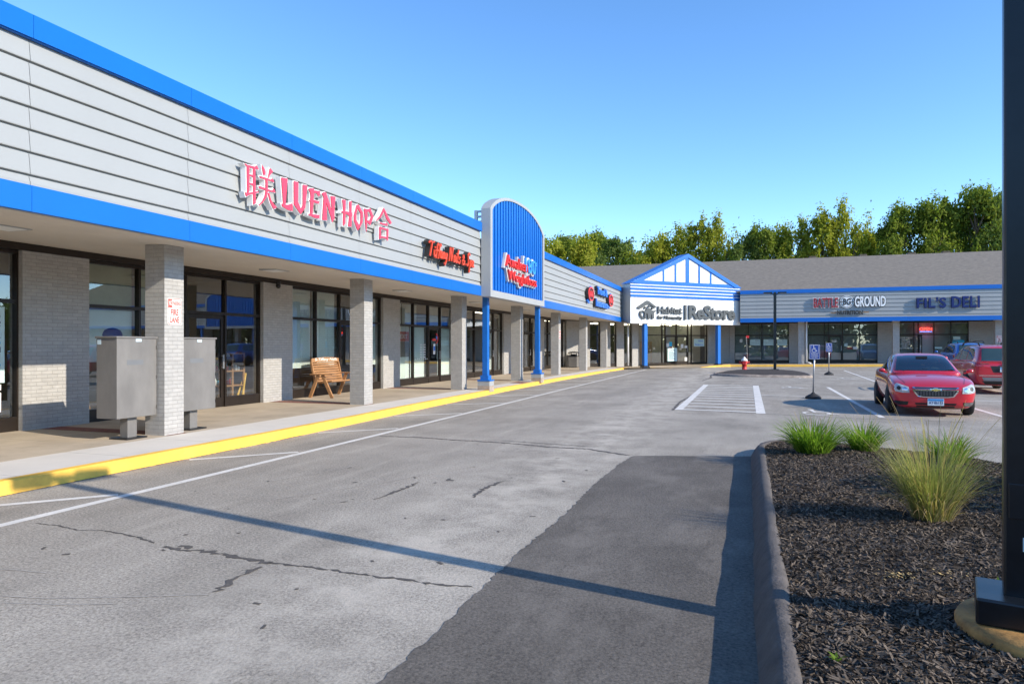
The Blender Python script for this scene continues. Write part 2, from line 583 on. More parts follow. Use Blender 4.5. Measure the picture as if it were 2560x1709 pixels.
def ribbon(mb, pts, w, z=0.004, jitter=0.0, taper=False):
    """a flat strip along pts following the ground"""
    dense = []
    for (a, b) in zip(pts[:-1], pts[1:]):
        L = math.dist(a, b)
        n = max(1, int(L / (0.035 if jitter else 1.2)))
        dense += [(a[0] + (b[0] - a[0]) * i / n, a[1] + (b[1] - a[1]) * i / n) for i in range(n)]
    dense.append(pts[-1])
    vs = []
    N = len(dense)
    for i, p in enumerate(dense):
        a, b = dense[max(0, i - 1)], dense[min(N - 1, i + 1)]
        dx, dy = b[0] - a[0], b[1] - a[1]
        L = math.hypot(dx, dy) or 1
        nx, ny = -dy / L, dx / L
        hw = w / 2
        if taper:
            hw *= max(0.15, math.sin(math.pi * (i + 0.5) / N)) ** 0.5
        h1, h2 = hw * (1 + rng.uniform(-jitter, jitter)), hw * (1 + rng.uniform(-jitter, jitter))
        ox, oy = (rng.uniform(-jitter, jitter) * w * 0.5, rng.uniform(-jitter, jitter) * w * 0.5) if jitter else (0, 0)
        for sgn, h in ((1, h1), (-1, h2)):
            x, y = p[0] + ox + sgn * nx * h, p[1] + oy + sgn * ny * h
            vs.append((x, y, ground_z(x, y) + z))
    mb.add(vs, [(2 * i, 2 * i + 1, 2 * i + 3, 2 * i + 2) for i in range(N - 1)])

cr = MB()
ribbon(cr, [(-4.60, 4.51), (-4.36, 4.50), (-4.24, 4.53), (-3.98, 4.52), (-3.72, 4.48), (-3.51, 4.44)], 0.05, 0.004, 0.9)
ribbon(cr, [(-4.5, 4.60), (-4.38, 4.57)], 0.07, 0.004, 0.7, True)
ribbon(cr, [(-5.31, 4.72), (-5.05, 4.68), (-4.78, 4.58)], 0.022, 0.004, 0.9)
ribbon(cr, [(-6.38, 4.73), (-6.09, 4.74), (-5.77, 4.68), (-5.57, 4.745), (-5.31, 4.72)], 0.014, 0.004, 0.9)
ribbon(cr, [(-3.51, 4.44), (-3.35, 4.47), (-3.14, 4.476), (-2.93, 4.455), (-2.70, 4.44), (-2.3, 4.45), (-2.08, 4.43), (-1.83, 4.47)], 0.026, 0.004, 1.0)
ribbon(cr, [(-3.49, 4.37), (-3.50, 4.18), (-3.49, 4.04), (-3.44, 3.83)], 0.05, 0.004, 1.0, True)
ribbon(cr, [(-6.48, 11.36), (-5.7, 11.43), (-4.8, 11.31), (-4.05, 11.28), (-3.12, 11.05), (-2.45, 11.02), (-1.74, 10.62)], 0.055, 0.004, 0.8)
ribbon(cr, [(-4.3, 11.55), (-3.3, 11.42), (-2.4, 11.3)], 0.03, 0.004, 0.8, True)
ribbon(cr, [(-3.86, 6.67), (-3.84, 7.03), (-3.82, 7.7)], 0.045, 0.004, 0.8, True)
ribbon(cr, [(-2.89, 7.12), (-2.94, 7.59), (-2.87, 8.09)], 0.06, 0.004, 0.7, True)
ribbon(cr, [(-3.6, 7.98), (-3.45, 7.93)], 0.09, 0.004, 0.6, True)
for k in range(46):
    x, y = rng.uniform(-6.3, -1.9), rng.uniform(2.6, 16)
    L = rng.uniform(0.02, 0.08)
    a = rng.uniform(0, 3.14)
    ribbon(cr, [(x, y), (x + L * math.cos(a), y + L * math.sin(a))], rng.uniform(0.015, 0.04), 0.004, 0.3, True)
ribbon(cr, [(-1.0, 18.5), (0.6, 18.0), (2.4, 17.6), (4.5, 17.5)], 0.035, 0.004, 0.9)
ribbon(cr, [(-2.0, 33.0), (-1.75, 36), (-1.9, 38.6)], 0.06, 0.004, 0.8)
ribbon(cr, [(-1.85, 18.3), (-1.9, 21), (-1.7, 25), (-1.6, 30)], 0.06, 0.004, 0.8)
ribbon(cr, [(-7.9, 2.5), (-7.87, 7), (-7.9, 11)], 0.03, 0.004, 0.9)
cr.build("pavement_crack", "crack_seal", kind="structure")

bl = MB()
ribbon(bl, [(-4.9, 3.25), (-4.4, 3.35), (-3.9, 3.55), (-3.45, 3.75)], 0.009, 0.004, 0.6)
ribbon(bl, [(-5.0, 2.9), (-4.6, 3.2), (-4.2, 3.3), (-3.9, 3.42)], 0.007, 0.004, 0.6)
ribbon(bl, [(-5.6, 3.6), (-5.2, 3.7), (-4.9, 3.72)], 0.01, 0.004, 0.6)
ribbon(bl, [(-4.9, 6.3), (-4.3, 7.4), (-3.6, 9.0)], 0.014, 0.004, 0.6)
ribbon(bl, [(-5.7, 6.8), (-5.2, 8.4)], 0.012, 0.004, 0.6)
bl.build("pavement_scratch", "bleach", kind="structure")

# ------------------------------------------------------------------ kerb along the left wing, then round the corner
KERB = [(-7.88, -8), (-7.88, 10), (-8.0, 13), (-8.2, 17), (-8.38, 24), (-8.42, 32), (-8.3, 40), (-8.05, 47.5), (-7.85, 48.6)]

def kerb_x(y):
    for (a, b) in zip(KERB[:-1], KERB[1:]):
        if a[1] <= y <= b[1]:
            return a[0] + (b[0] - a[0]) * (y - a[1]) / (b[1] - a[1])
    return KERB[-1][0]

WALK = 0.16

def kerb_run(mb, line, tops, w=0.16, side=1, z0f=None, slope=0.015, step=0.6):
    """kerb with its road face along line; side = +1 puts the body on the left of travel"""
    dense, tp = [], []
    for k, (a, b) in enumerate(zip(line[:-1], line[1:])):
        n = max(1, int(math.dist(a, b) / step))
        for i in range(n):
            t = i / n
            dense.append((a[0] + (b[0] - a[0]) * t, a[1] + (b[1] - a[1]) * t))
            tp.append(tops[k] + (tops[k + 1] - tops[k]) * t)
    dense.append(line[-1]); tp.append(tops[-1])
    vs, N = [], len(dense)
    for i, p in enumerate(dense):
        a, b = dense[max(0, i - 1)], dense[min(N - 1, i + 1)]
        dx, dy = b[0] - a[0], b[1] - a[1]
        L = math.hypot(dx, dy)
        nx, ny = -dy / L * side, dx / L * side
        j = rng.uniform(-0.004, 0.004)
        g = ground_z(*p) - 0.05
        for off, z in ((-j, g), (slope + j, tp[i] - 0.018), (slope + 0.02 + j, tp[i]), (w, tp[i] + 0.002), (w, g)):
            vs.append((p[0] + nx * off, p[1] + ny * off, z))
    fs = [(5 * i + k, 5 * i + k + 1, 5 * i + k + 6, 5 * i + k + 5) for i in range(N - 1) for k in range(4)]
    fs += [(0, 1, 2, 3, 4), tuple(5 * (N - 1) + k for k in (4, 3, 2, 1, 0))]
    mb.add(vs, fs)

kb = MB()
kerb_run(kb, KERB, [WALK + 0.002] * len(KERB), side=1)
ramp_line = [(-7.85, 48.6), (-6.4, 49.2), (-5.1, 49.95)]
kerb_run(kb, ramp_line, [WALK + 0.002, 0.16, 0.10], side=1)
kerb_run(kb, [(-3.2, 51.5), (-2.2, 52.5), (-1.2, 53.05)], [0.125, 0.24, 0.30], side=1)
right_line = [(-1.2, 53.05), (2, 53.15), (8, 53.15), (16, 53.15), (30, 53.15), (46, 53.15)]
kerb_run(kb, right_line, [ground_z(x, y) + 0.15 for x, y in right_line], side=1)
kb.build("kerb", "kerb_yellow", kind="structure")

# new white concrete strip behind the kerb, in slabs with narrow joints
w = MB()
y = -8.0
while y < 47.0:
    y1 = min(y + 1.53, 47.2)
    xa, xb = kerb_x(y), kerb_x(y1 - 0.012)
    vs = [(-9.24, y, WALK), (xa - 0.163, y, WALK), (xb - 0.163, y1 - 0.012, WALK), (-9.24, y1 - 0.012, WALK)]
    vs += [(p[0], p[1], 0.0) for p in vs]
    w.add(vs, [(0, 1, 2, 3), (0, 4, 5, 1), (1, 5, 6, 2), (2, 6, 7, 3), (3, 7, 4, 0)])
    y = y1
w.build("sidewalk", "concrete_new", kind="structure")
w = MB()
y = -8.0
while y < 50.0:
    for xa, xb in ((-12.6, -10.85), (-10.842, -9.25)):
        w.box(xa, xb, y, y + 3.195, -0.02, WALK)
    y += 3.205
w.build("covered_walkway", "concrete_old", kind="structure")
w = MB()
for i in range(7):
    y0 = 9.14 + 6.41 * i
    w.add([(-12.24, y0 + 0.02, WALK + 0.004), (-9.26, y0 + 0.02, WALK + 0.004), (-9.26, y0 + 0.44, WALK + 0.004), (-12.24, y0 + 0.44, WALK + 0.004)], [(0, 1, 2, 3)])
w.add([(-9.2, 26.6, WALK + 0.004), (-8.62, 26.5, WALK + 0.004), (-8.62, 27.7, WALK + 0.004), (-9.2, 27.8, WALK + 0.004)], [(0, 1, 2, 3)])
w.build("red_paver", "paver_red", kind="structure")

# pavement in front of the corner gable and of the right wing
def corner_poly(z, pts, name, mat):
    bm = bmesh.new()
    fc = bm.faces.new([bm.verts.new((p[0], p[1], p[2] if len(p) > 2 else z)) for p in pts])
    bmesh.ops.triangulate(bm, faces=[fc])
    me = bpy.data.meshes.new(name)
    bm.to_mesh(me); bm.free()
    me.materials.append(MATS[mat])
    o = bpy.data.objects.new(name, me)
    col.objects.link(o)
    return tag(o, kind="structure")
corner_poly(0, [(-12.6, 50.01, .161), (-9.24, 47.2, .161), (-8.05, 47.2, .161), (-7.93, 48.75, .161), (-6.47, 49.34, .16), (-5.17, 50.09, .12), (-5.1, 49.95, .115), (-3.2, 51.5, .14),
                (-3.3, 51.6, .15), (-2.3, 52.6, .24), (-1.25, 53.2, .30), (-1.25, 57.95, .31), (-1.5, 60, .31), (-4, 60, .28), (-12.6, 52, .161)], "entrance_paving", "concrete_old")
grid_mesh("sidewalk", [-1.25, 2, 8, 16, 30, 46], [53.30, 58.3], lambda x, y: ground_z(x, 53.15) + 0.148, "concrete_old")

# ------------------------------------------------------------------ painted markings
mk = MB()
ribbon(mk, [(-6.62, -3), (-6.6, 10), (-6.66, 25), (-6.5, 47)], 0.12)
for i in range(-2, 13):
    y = 5.99 + 3.3 * i
    e = (kerb_x(max(-7, y - 1.15)) + 0.1, y - 1.2)
    ribbon(mk, [(-6.72, y - 0.05), e], 0.11)
# hatched bay
ribbon(mk, [(0.30, 18.1), (0.30, 29.9)], 0.22)
ribbon(mk, [(-1.72, 18.5), (-1.66, 30.0)], 0.2)
for i in range(12):
    y = 18.55 + i * 1.02
    ribbon(mk, [(-1.62, y + 0.1), (0.2, y - 0.12 + 0.02 * i)], 0.18)
ribbon(mk, [(0.42, 24.55), (2.8, 24.3), (7.5, 24.0), (12, 23.9)], 0.1)
for x in (2.96, 5.66, 8.4):
    ribbon(mk, [(x, 18.0), (x - 0.02, 29.4)], 0.13)
ribbon(mk, [(5.3, 34.0), (5.5, 46.0)], 0.12)
ribbon(mk, [(7.8, 34.0), (7.9, 46.0)], 0.12)
for i in range(9):
    ribbon(mk, [(5.5, 34.9 + 1.25 * i), (7.75, 34.2 + 1.25 * i)], 0.1)
ribbon(mk, [(2.4, 36.2), (2.5, 44)], 0.1)

def wheelchair(scale=1.0):
    """the wheelchair symbol as a list of polygons about 1 unit tall, origin at its middle"""
    P = [circle(-0.10, 0.44, 0.075, 14)]
    def stroke(pts, w):
        out = []
        for a, b in zip(pts[:-1], pts[1:]):
            dx, dy = b[0] - a[0], b[1] - a[1]
            L = math.hypot(dx, dy)
            nx, ny = -dy / L * w / 2, dx / L * w / 2
            ex, ey = dx / L * w * 0.35, dy / L * w * 0.35
            out.append([(a[0] - ex + nx, a[1] - ey + ny), (a[0] - ex - nx, a[1] - ey - ny), (b[0] + ex - nx, b[1] + ey - ny), (b[0] + ex + nx, b[1] + ey + ny)])
        return out
    P += stroke([(-0.09, 0.34), (-0.06, -0.02), (0.19, -0.04), (0.30, -0.34), (0.40, -0.31)], 0.085)
    P += stroke([(-0.08, 0.19), (0.15, 0.19)], 0.07)
    arc = [(-0.04 + 0.28 * math.cos(R(a)), -0.20 + 0.28 * math.sin(R(a))) for a in range(125, 360 - 10, 15)]
    P += stroke(arc, 0.07)
    return [[(x * scale, y * scale) for x, y in p] for p in P]

def pavement_symbol(cx, cy, w, h):
    for i, p in enumerate(wheelchair()):
        z = 0.004 + 0.0006 * (i % 5)
        vs = [(cx + x * w, cy + y * h, ground_z(cx, cy) + z) for x, y in p]
        mk.add(vs, [tuple(range(len(vs)))])
pavement_symbol(1.65, 18.9, 1.05, 1.5)
pavement_symbol(1.65, 29.0, 1.2, 1.3)
pavement_symbol(4.4, 36.3, 1.2, 1.3)
mk.build("parking_marking", "marking", kind="structure")

# ------------------------------------------------------------------ planting bed in the foreground
BED_EDGE = [(0.03, -4), (0.03, 10.9), (0.12, 11.5), (0.42, 11.95), (0.95, 12.05), (1.6, 11.75), (2.5, 10.95), (3.4, 9.9), (4.0, 8.6), (4.2, 7.0), (4.2, -4)]
def bed_spline(pts, n=8):
    out = [pts[0]]
    for i in range(1, len(pts)):
        a, b = pts[i - 1], pts[i]
        p0 = pts[max(0, i - 2)]; p3 = pts[min(len(pts) - 1, i + 1)]
        if math.dist(a, b) > 5:
            m = int(math.dist(a, b) / 0.5)
            out += [(a[0] + (b[0] - a[0]) * k / m, a[1] + (b[1] - a[1]) * k / m) for k in range(1, m + 1)]
            continue
        m1 = ((b[0] - p0[0]) / 2, (b[1] - p0[1]) / 2); m2 = ((p3[0] - a[0]) / 2, (p3[1] - a[1]) / 2)
        s1 = min(1, math.dist(a, b) / (math.hypot(*m1) + 1e-6)); s2 = min(1, math.dist(a, b) / (math.hypot(*m2) + 1e-6))
        m1 = (m1[0] * s1, m1[1] * s1); m2 = (m2[0] * s2, m2[1] * s2)
        for k in range(1, n + 1):
            t = k / n
            h00, h10, h01, h11 = 2*t**3-3*t*t+1, t**3-2*t*t+t, -2*t**3+3*t*t, t**3-t*t
            out.append((h00*a[0]+h10*m1[0]+h01*b[0]+h11*m2[0], h00*a[1]+h10*m1[1]+h01*b[1]+h11*m2[1]))
    return out
bed = bed_spline(BED_EDGE)
bk = MB()
vs, N = [], len(bed)
for i, p in enumerate(bed):
    a, b = bed[max(0, i - 1)], bed[min(N - 1, i + 1)]
    dx, dy = b[0] - a[0], b[1] - a[1]
    L = math.hypot(dx, dy)
    nx, ny = dy / L, -dx / L
    j = rng.uniform(-0.011, 0.011)
    for off, z in ((j, -0.02), (0.06 + j, 0.10), (0.10 + j * 1.3, 0.160 + j * 0.5), (0.122 + j, 0.180), (0.175, 0.184 - j * 0.6), (0.208 - j, 0.165), (0.215, 0.03)):
        vs.append((p[0] + nx * off, p[1] + ny * off, z))
bk.add(vs, [(7 * i + k, 7 * i + k + 1, 7 * i + k + 8, 7 * i + k + 7) for i in range(N - 1) for k in range(6)], True)
bk.build("bed_kerb", "kerb_asphalt", kind="structure")

def in_poly(x, y, poly):
    c = False
    j = len(poly) - 1
    for i in range(len(poly)):
        xi, yi = poly[i]; xj, yj = poly[j]
        if (yi > y) != (yj > y) and x < (xj - xi) * (y - yi) / (yj - yi) + xi:
            c = not c
        j = i
    return c
def shrink(poly, d):
    out = []
    N = len(poly)
    for i, p in enumerate(poly):
        a, b = poly[max(0, i - 1)], poly[min(N - 1, i + 1)]
        dx, dy = b[0] - a[0], b[1] - a[1]
        L = math.hypot(dx, dy)
        out.append((p[0] + dy / L * d, p[1] - dx / L * d))
    return out
inner = shrink(bed, 0.198)
from mathutils import noise as mnoise
def mulch_z(x, y):
    e = min(1.0, max(0.0, (x - 0.2) / 0.9))
    far = min(1.0, max(0.0, (12.2 - y) / 1.6)) 
    return 0.155 + 0.05 * e * far + 0.022 * mnoise.noise(Vector((x * 1.3, y * 1.3, 0))) + 0.012 * mnoise.noise(Vector((x * 5, y * 5, 3)))
bm = bmesh.new()
nx, ny = 66, 210
vv = {}
for j in range(ny + 1):
    for i in range(nx + 1):
        x, y = 0.16 + 3.94 * i / nx, -3.5 + 15.6 * j / ny
        vv[i, j] = (x, y)
gv = {}
for j in range(ny):
    for i in range(nx):
        cx, cy = vv[i, j][0] + 0.03, vv[i, j][1] + 0.037
        if in_poly(cx, cy, inner + [(4.2, -4)]) or in_poly(vv[i, j][0], vv[i, j][1], inner):
            q = []
            for k in ((i, j), (i + 1, j), (i + 1, j + 1), (i, j + 1)):
                if k not in gv:
                    x, y = vv[k]
                    gv[k] = bm.verts.new((x, y, mulch_z(x, y)))
                q.append(gv[k])
            bm.faces.new(q)
me = bpy.data.meshes.new("mulch")
bm.to_mesh(me); bm.free()
for p in me.polygons: p.use_smooth = True
me.materials.append(MATS["mulch"])
mu = bpy.data.objects.new("mulch", me)
col.objects.link(mu)
tag(mu, kind="stuff")

def chips(name, n, sampler, zf, smin, smax, mat, kind="stuff"):
    V = np.zeros((n, 4, 3), np.float32)
    k = 0
    r = np.random.RandomState(5)
    while k < n:
        x, y = sampler(r)
        if x is None:
            continue
        L, W = r.uniform(smin, smax), r.uniform(0.006, 0.014)
        a, tilt, roll = r.uniform(0, 6.283), r.normal(0, 0.28), r.normal(0, 0.5)
        d = np.array([math.cos(a) * math.cos(tilt), math.sin(a) * math.cos(tilt), math.sin(tilt)])
        s = np.array([-math.sin(a), math.cos(a), 0]) * math.cos(roll) + np.array([0, 0, 1]) * math.sin(roll)
        c = np.array([x, y, zf(x, y) + abs(math.sin(tilt)) * L / 2 + 0.006])
        w1 = r.uniform(0.4, 1)
        V[k] = [c - d * L / 2 - s * W / 2, c + d * L / 2 - s * W / 2 * w1, c + d * L / 2 + s * W / 2 * w1, c - d * L / 2 + s * W / 2]
        k += 1
    me = bpy.data.meshes.new(name)
    me.vertices.add(4 * n); me.vertices.foreach_set("co", V.ravel())
    me.loops.add(4 * n); me.loops.foreach_set("vertex_index", np.arange(4 * n, dtype=np.int32))
    me.polygons.add(n)
    me.polygons.foreach_set("loop_start", np.arange(0, 4 * n, 4, dtype=np.int32))
    me.update(calc_edges=True)
    me.materials.append(MATS[mat])
    o = bpy.data.objects.new(name, me)
    col.objects.link(o)
    return tag(o, kind=kind)
def bed_sample(r):
    y = 1.6 + 10.4 * r.uniform() ** 1.45
    x = r.uniform(0.19, min(4.0, 0.95 + y * 0.36)) if r.uniform() < 0.72 else r.uniform(0.24, 4.0)
    return (x, y) if in_poly(x, y, inner) else (None, None)
chips("mulch_chips", 105000, bed_sample, mulch_z, 0.014, 0.052, "mulch_chips")

# ------------------------------------------------------------------ mulch island further away
ISL = [(-1.8, 39.2), (-1.5, 38.2), (-0.6, 37.2), (0.6, 36.75), (1.9, 36.55), (2.8, 36.6), (3.05, 37.2), (3.0, 40.0), (2.6, 43.0), (1.8, 44.6), (0.6, 44.8), (-0.6, 43.8), (-1.4, 41.6)]
def closed_smooth(pts, n=5):
    out = []
    N = len(pts)
    for i in range(N):
        p0, p1, p2, p3 = pts[i - 1], pts[i], pts[(i + 1) % N], pts[(i + 2) % N]
        for k in range(n):
            t = k / n
            out.append(tuple(0.5 * ((2 * p1[c]) + (-p0[c] + p2[c]) * t + (2 * p0[c] - 5 * p1[c] + 4 * p2[c] - p3[c]) * t * t + (-p0[c] + 3 * p1[c] - 3 * p2[c] + p3[c]) * t ** 3) for c in (0, 1)))
    return out
isl = closed_smooth(ISL)
ic = (0.7, 40.4)
def isl_ring(t):
    return [(ic[0] + (x - ic[0]) * t, ic[1] + (y - ic[1]) * t) for x, y in isl]
mb = MB(); N = len(isl)
vs = []
for t, h in ((1.0, -0.02), (0.985, 0.10), (0.955, 0.125), (0.94, 0.10)):
    vs += [(x, y, ground_z(x, y) + h + rng.uniform(-0.012, 0.012)) for x, y in isl_ring(t)]
mb.add(vs, [(k * N + i, k * N + (i + 1) % N, (k + 1) * N + (i + 1) % N, (k + 1) * N + i) for k in range(3) for i in range(N)], True)
mb.build("island_kerb", "concrete_raw", kind="structure")
def isl_z(x, y):
    d = math.hypot((x - ic[0]) / 2.3, (y - ic[1]) / 4.0)
    return ground_z(x, y) + 0.10 + 0.15 * max(0, 1 - d * d) + 0.02 * mnoise.noise(Vector((x * 3, y * 3, 1)))
mb = MB(); vs = []
ts = (0.955, 0.85, 0.7, 0.5, 0.3, 0.12)
for t in ts:
    vs += [(x, y, isl_z(x, y) if t < 0.95 else ground_z(x, y) + 0.10) for x, y in isl_ring(t)]
fs = [(k * N + i, k * N + (i + 1) % N, (k + 1) * N + (i + 1) % N, (k + 1) * N + i) for k in range(len(ts) - 1) for i in range(N)]
fs.append(tuple((len(ts) - 1) * N + i for i in range(N)))
mb.add(vs, fs, True)
mb.build("island_mulch", "mulch", kind="stuff")
# outlines of the restaurant sign's characters on its own plane: (along the wall, height)
RESTAURANT_STROKES = [
    [(9.741,4.805),(9.813,4.8),(10.006,4.814),(10.057,4.848),(10.104,4.788),(10.006,4.775),(9.856,4.769),(9.8,4.77)],
    [(9.804,4.777),(9.86,4.775),(9.863,4.339),(9.813,4.316)],
    [(9.96,4.791),(10.01,4.794),(10.025,4.172),(9.968,4.143)],
    [(9.856,4.65),(9.966,4.654),(9.966,4.626),(9.856,4.623)],
    [(9.86,4.502),(9.968,4.505),(9.968,4.476),(9.86,4.475)],
    [(9.755,4.314),(9.809,4.313),(10.085,4.401),(10.1,4.379),(9.973,4.337),(9.86,4.291),(9.786,4.247)],
    [(10.189,4.888),(10.247,4.848),(10.279,4.792),(10.276,4.733),(10.237,4.718),(10.214,4.782)],
    [(10.406,4.886),(10.488,4.841),(10.393,4.748),(10.353,4.684),(10.373,4.769)],
    [(10.119,4.674),(10.16,4.683),(10.295,4.684),(10.432,4.682),(10.464,4.715),(10.524,4.654),(10.393,4.657),(10.237,4.654),(10.145,4.649)],
    [(10.1,4.496),(10.151,4.501),(10.295,4.494),(10.472,4.493),(10.506,4.537),(10.556,4.474),(10.432,4.465),(10.276,4.464),(10.123,4.463)],
    [(10.285,4.671),(10.334,4.676),(10.344,4.44),(10.295,4.328),(10.199,4.219),(10.113,4.154),(10.104,4.169),(10.199,4.257),(10.266,4.36),(10.291,4.468)],
    [(10.348,4.422),(10.373,4.434),(10.442,4.305),(10.512,4.248),(10.572,4.22),(10.576,4.195),(10.502,4.168),(10.412,4.274)],
    [(10.726,4.792),(10.9,4.809),(10.845,4.312),(10.925,4.323),(11.046,4.374),(11.055,4.23),(10.904,4.229),(10.757,4.262),(10.732,4.307),(10.782,4.309)],
    [(11.098,4.806),(11.226,4.815),(11.219,4.432),(11.316,4.313),(11.377,4.408),(11.377,4.803),(11.515,4.812),(11.445,4.365),(11.309,4.218),(11.103,4.362)],
    [(11.554,4.754),(11.608,4.784),(11.738,4.802),(11.738,4.769),(11.937,4.797),(11.937,4.717),(11.896,4.673),(11.835,4.728),(11.734,4.718),(11.719,4.576),(11.913,4.586),(11.896,4.529),(11.715,4.529),(11.686,4.286),(11.92,4.31),(11.913,4.237),(11.786,4.227),(11.568,4.245),(11.564,4.272),(11.62,4.282),(11.625,4.526),(11.592,4.533),(11.596,4.556),(11.629,4.566),(11.625,4.695)],
    [(12.006,4.761),(12.051,4.795),(12.144,4.81),(12.375,4.454),(12.323,4.779),(12.483,4.791),(12.441,4.389),(12.451,4.331),(12.367,4.235),(12.347,4.32),(12.152,4.615),(12.182,4.246),(12.026,4.231),(12.076,4.702)],
    [(12.755,4.792),(12.873,4.797),(12.857,4.294),(12.785,4.233),(12.796,4.589)],
    [(13.028,4.803),(13.113,4.82),(13.099,4.264),(12.985,4.254),(13.042,4.573)],
    [(12.719,4.506),(12.735,4.54),(12.929,4.568),(13.133,4.574),(13.122,4.486),(13.042,4.488),(12.818,4.517)],
    [(13.325,4.786),(13.355,4.717),(13.293,4.587),(13.293,4.446),(13.435,4.34),(13.361,4.223),(13.214,4.416),(13.214,4.542)],
    [(13.325,4.786),(13.39,4.803),(13.57,4.654),(13.555,4.435),(13.39,4.248),(13.435,4.34),(13.486,4.463),(13.486,4.622),(13.355,4.717)],
    [(13.625,4.76),(13.723,4.77),(13.77,4.609),(13.739,4.36),(13.711,4.24),(13.677,4.512)],
    [(13.717,4.761),(13.895,4.811),(14.032,4.647),(13.886,4.425),(13.77,4.487),(13.76,4.518),(13.863,4.527),(13.936,4.63),(13.854,4.738),(13.739,4.704)],
    [(14.5,4.941),(14.541,4.932),(14.527,4.87),(14.365,4.689),(14.168,4.571),(14.174,4.597),(14.332,4.725),(14.449,4.864)],
    [(14.527,4.929),(14.671,4.802),(14.888,4.651),(14.828,4.606),(14.636,4.711),(14.534,4.846)],
    [(14.315,4.568),(14.602,4.586),(14.636,4.608),(14.712,4.553),(14.466,4.538),(14.339,4.545)],
    [(14.315,4.471),(14.372,4.463),(14.365,4.202),(14.305,4.168)],
    [(14.372,4.463),(14.688,4.472),(14.688,4.432),(14.372,4.426)],
    [(14.657,4.475),(14.723,4.472),(14.699,4.191),(14.654,4.193)],
    [(14.365,4.257),(14.664,4.271),(14.664,4.234),(14.365,4.223)],
]
CHARITY_LOGO = [
    [(0.497,4.339),(1.282,4.8),(1.461,4.789),(2.17,4.372),(1.994,4.319),(1.5,4.573),(1.421,4.571),(0.756,4.217),(0.594,4.246)],
    [(0.682,3.896),(0.756,4.077),(0.927,4.109),(0.854,3.971),(0.839,3.779),(1.075,3.551),(1.001,3.494),(0.756,3.705)],
    [(0.927,4.101),(1.183,4.087),(1.322,4.271),(1.57,4.277),(1.67,4.138),(1.919,4.123),(2.17,4.149),(1.919,3.97),(1.919,3.557),(1.779,3.535),(1.68,3.916),(1.6,3.532),(1.401,3.528),(1.352,3.91),(1.253,3.908),(1.223,3.537),(1.085,3.563),(1.124,3.945)],
]
CHARITY_HEADS = [(1.183, 4.308), (1.5, 4.388), (1.809, 4.282)]
# ------------------------------------------------------------------ building kit
SH = 3.38      # storefront head
TR = 2.47      # transom bar

def storefront(parent, F, d, panels, z0, head=SH, trans=TR, kick=0.20, blinds=None, door_open=False):
    """glazed shopfront on plane d of frame F. panels: list of (kind, s0, s1)"""
    fr = MB()
    sa, sb = panels[0][1], panels[-1][2]
    edges = sorted({p[1] for p in panels} | {p[2] for p in panels})
    for e in edges:
        fr.fbox(F, e - 0.028, e + 0.028, d - 0.06, d + 0.06, z0, head)
    for (k, a, b) in panels:
        a, b = a + 0.028, b - 0.028
        fr.fbox(F, a, b, d - 0.058, d + 0.058, head - 0.06, head)
        fr.fbox(F, a, b, d - 0.058, d + 0.058, trans - 0.035, trans + 0.035)
        if k != 'd':
            fr.fbox(F, a, b, d - 0.058, d + 0.05, z0, z0 + kick)
            fr.fbox(F, a, b, d - 0.057, d + 0.062, z0 + kick, z0 + kick + 0.05)
    fr.build("window_frame", "bronze", parent)
    for (k, a, b) in panels:
        a, b = a + 0.026, b - 0.026
        zb = z0 + kick + 0.05 if k != 'd' else None
        g = MB()
        g.add([F(a, d, trans + 0.034), F(b, d, trans + 0.034), F(b, d, head - 0.058), F(a, d, head - 0.058)], [(0, 1, 2, 3)])
        if k != 'd':
            g.add([F(a, d, zb - 0.005), F(b, d, zb - 0.005), F(b, d, trans - 0.034), F(a, d, trans - 0.034)], [(0, 1, 2, 3)])
        g.build("window", "shop_glass", parent, recalc=False)
        if k == 'd':
            dr = MB()
            t = trans - 0.045
            s0, s1 = a + 0.01, b - 0.01
            if door_open:
                FF = Frame((0, 0), (1, 0), (0, 1))
                o = F(s0, d, 0); ux = Vector(F(0, 1, 0)) - Vector(F(0, 0, 0))
                FF = Frame((o[0], o[1]), (ux.x, ux.y), (-(Vector(F(1, 0, 0)) - Vector(F(0, 0, 0))).x, -(Vector(F(1, 0, 0)) - Vector(F(0, 0, 0))).y))
                w = s1 - s0
                s0, s1, dd = 0.05, 0.05 + w, 0.0
            else:
                FF, dd = F, d
            dr.fbox(FF, s0, s0 + 0.09, dd - 0.025, dd + 0.025, z0 + 0.01, t)
            dr.fbox(FF, s1 - 0.09, s1, dd - 0.025, dd + 0.025, z0 + 0.01, t)
            dr.fbox(FF, s0 + 0.09, s1 - 0.09, dd - 0.024, dd + 0.024, t - 0.09, t)
            dr.fbox(FF, s0 + 0.09, s1 - 0.09, dd - 0.024, dd + 0.024, z0 + 0.01, z0 + 0.24)
            do = dr.build("door", "bronze", parent)
            g = MB()
            g.add([FF(s0 + 0.088, dd, z0 + 0.238), FF(s1 - 0.088, dd, z0 + 0.238), FF(s1 - 0.088, dd, t - 0.088), FF(s0 + 0.088, dd, t - 0.088)], [(0, 1, 2, 3)])
            g.build("pane", "shop_glass", do, recalc=False)
            h = MB()
            h.fbox(FF, s1 - 0.075, s1 - 0.045, dd + 0.06, dd + 0.085, z0 + 0.95, z0 + 1.30)
            h.fbox(FF, s1 - 0.07, s1 - 0.05, dd + 0.025, dd + 0.06, z0 + 0.97, z0 + 1.0)
            h.fbox(FF, s1 - 0.07, s1 - 0.05, dd + 0.025, dd + 0.06, z0 + 1.25, z0 + 1.28)
            h.build("handle", "galvanised", do)

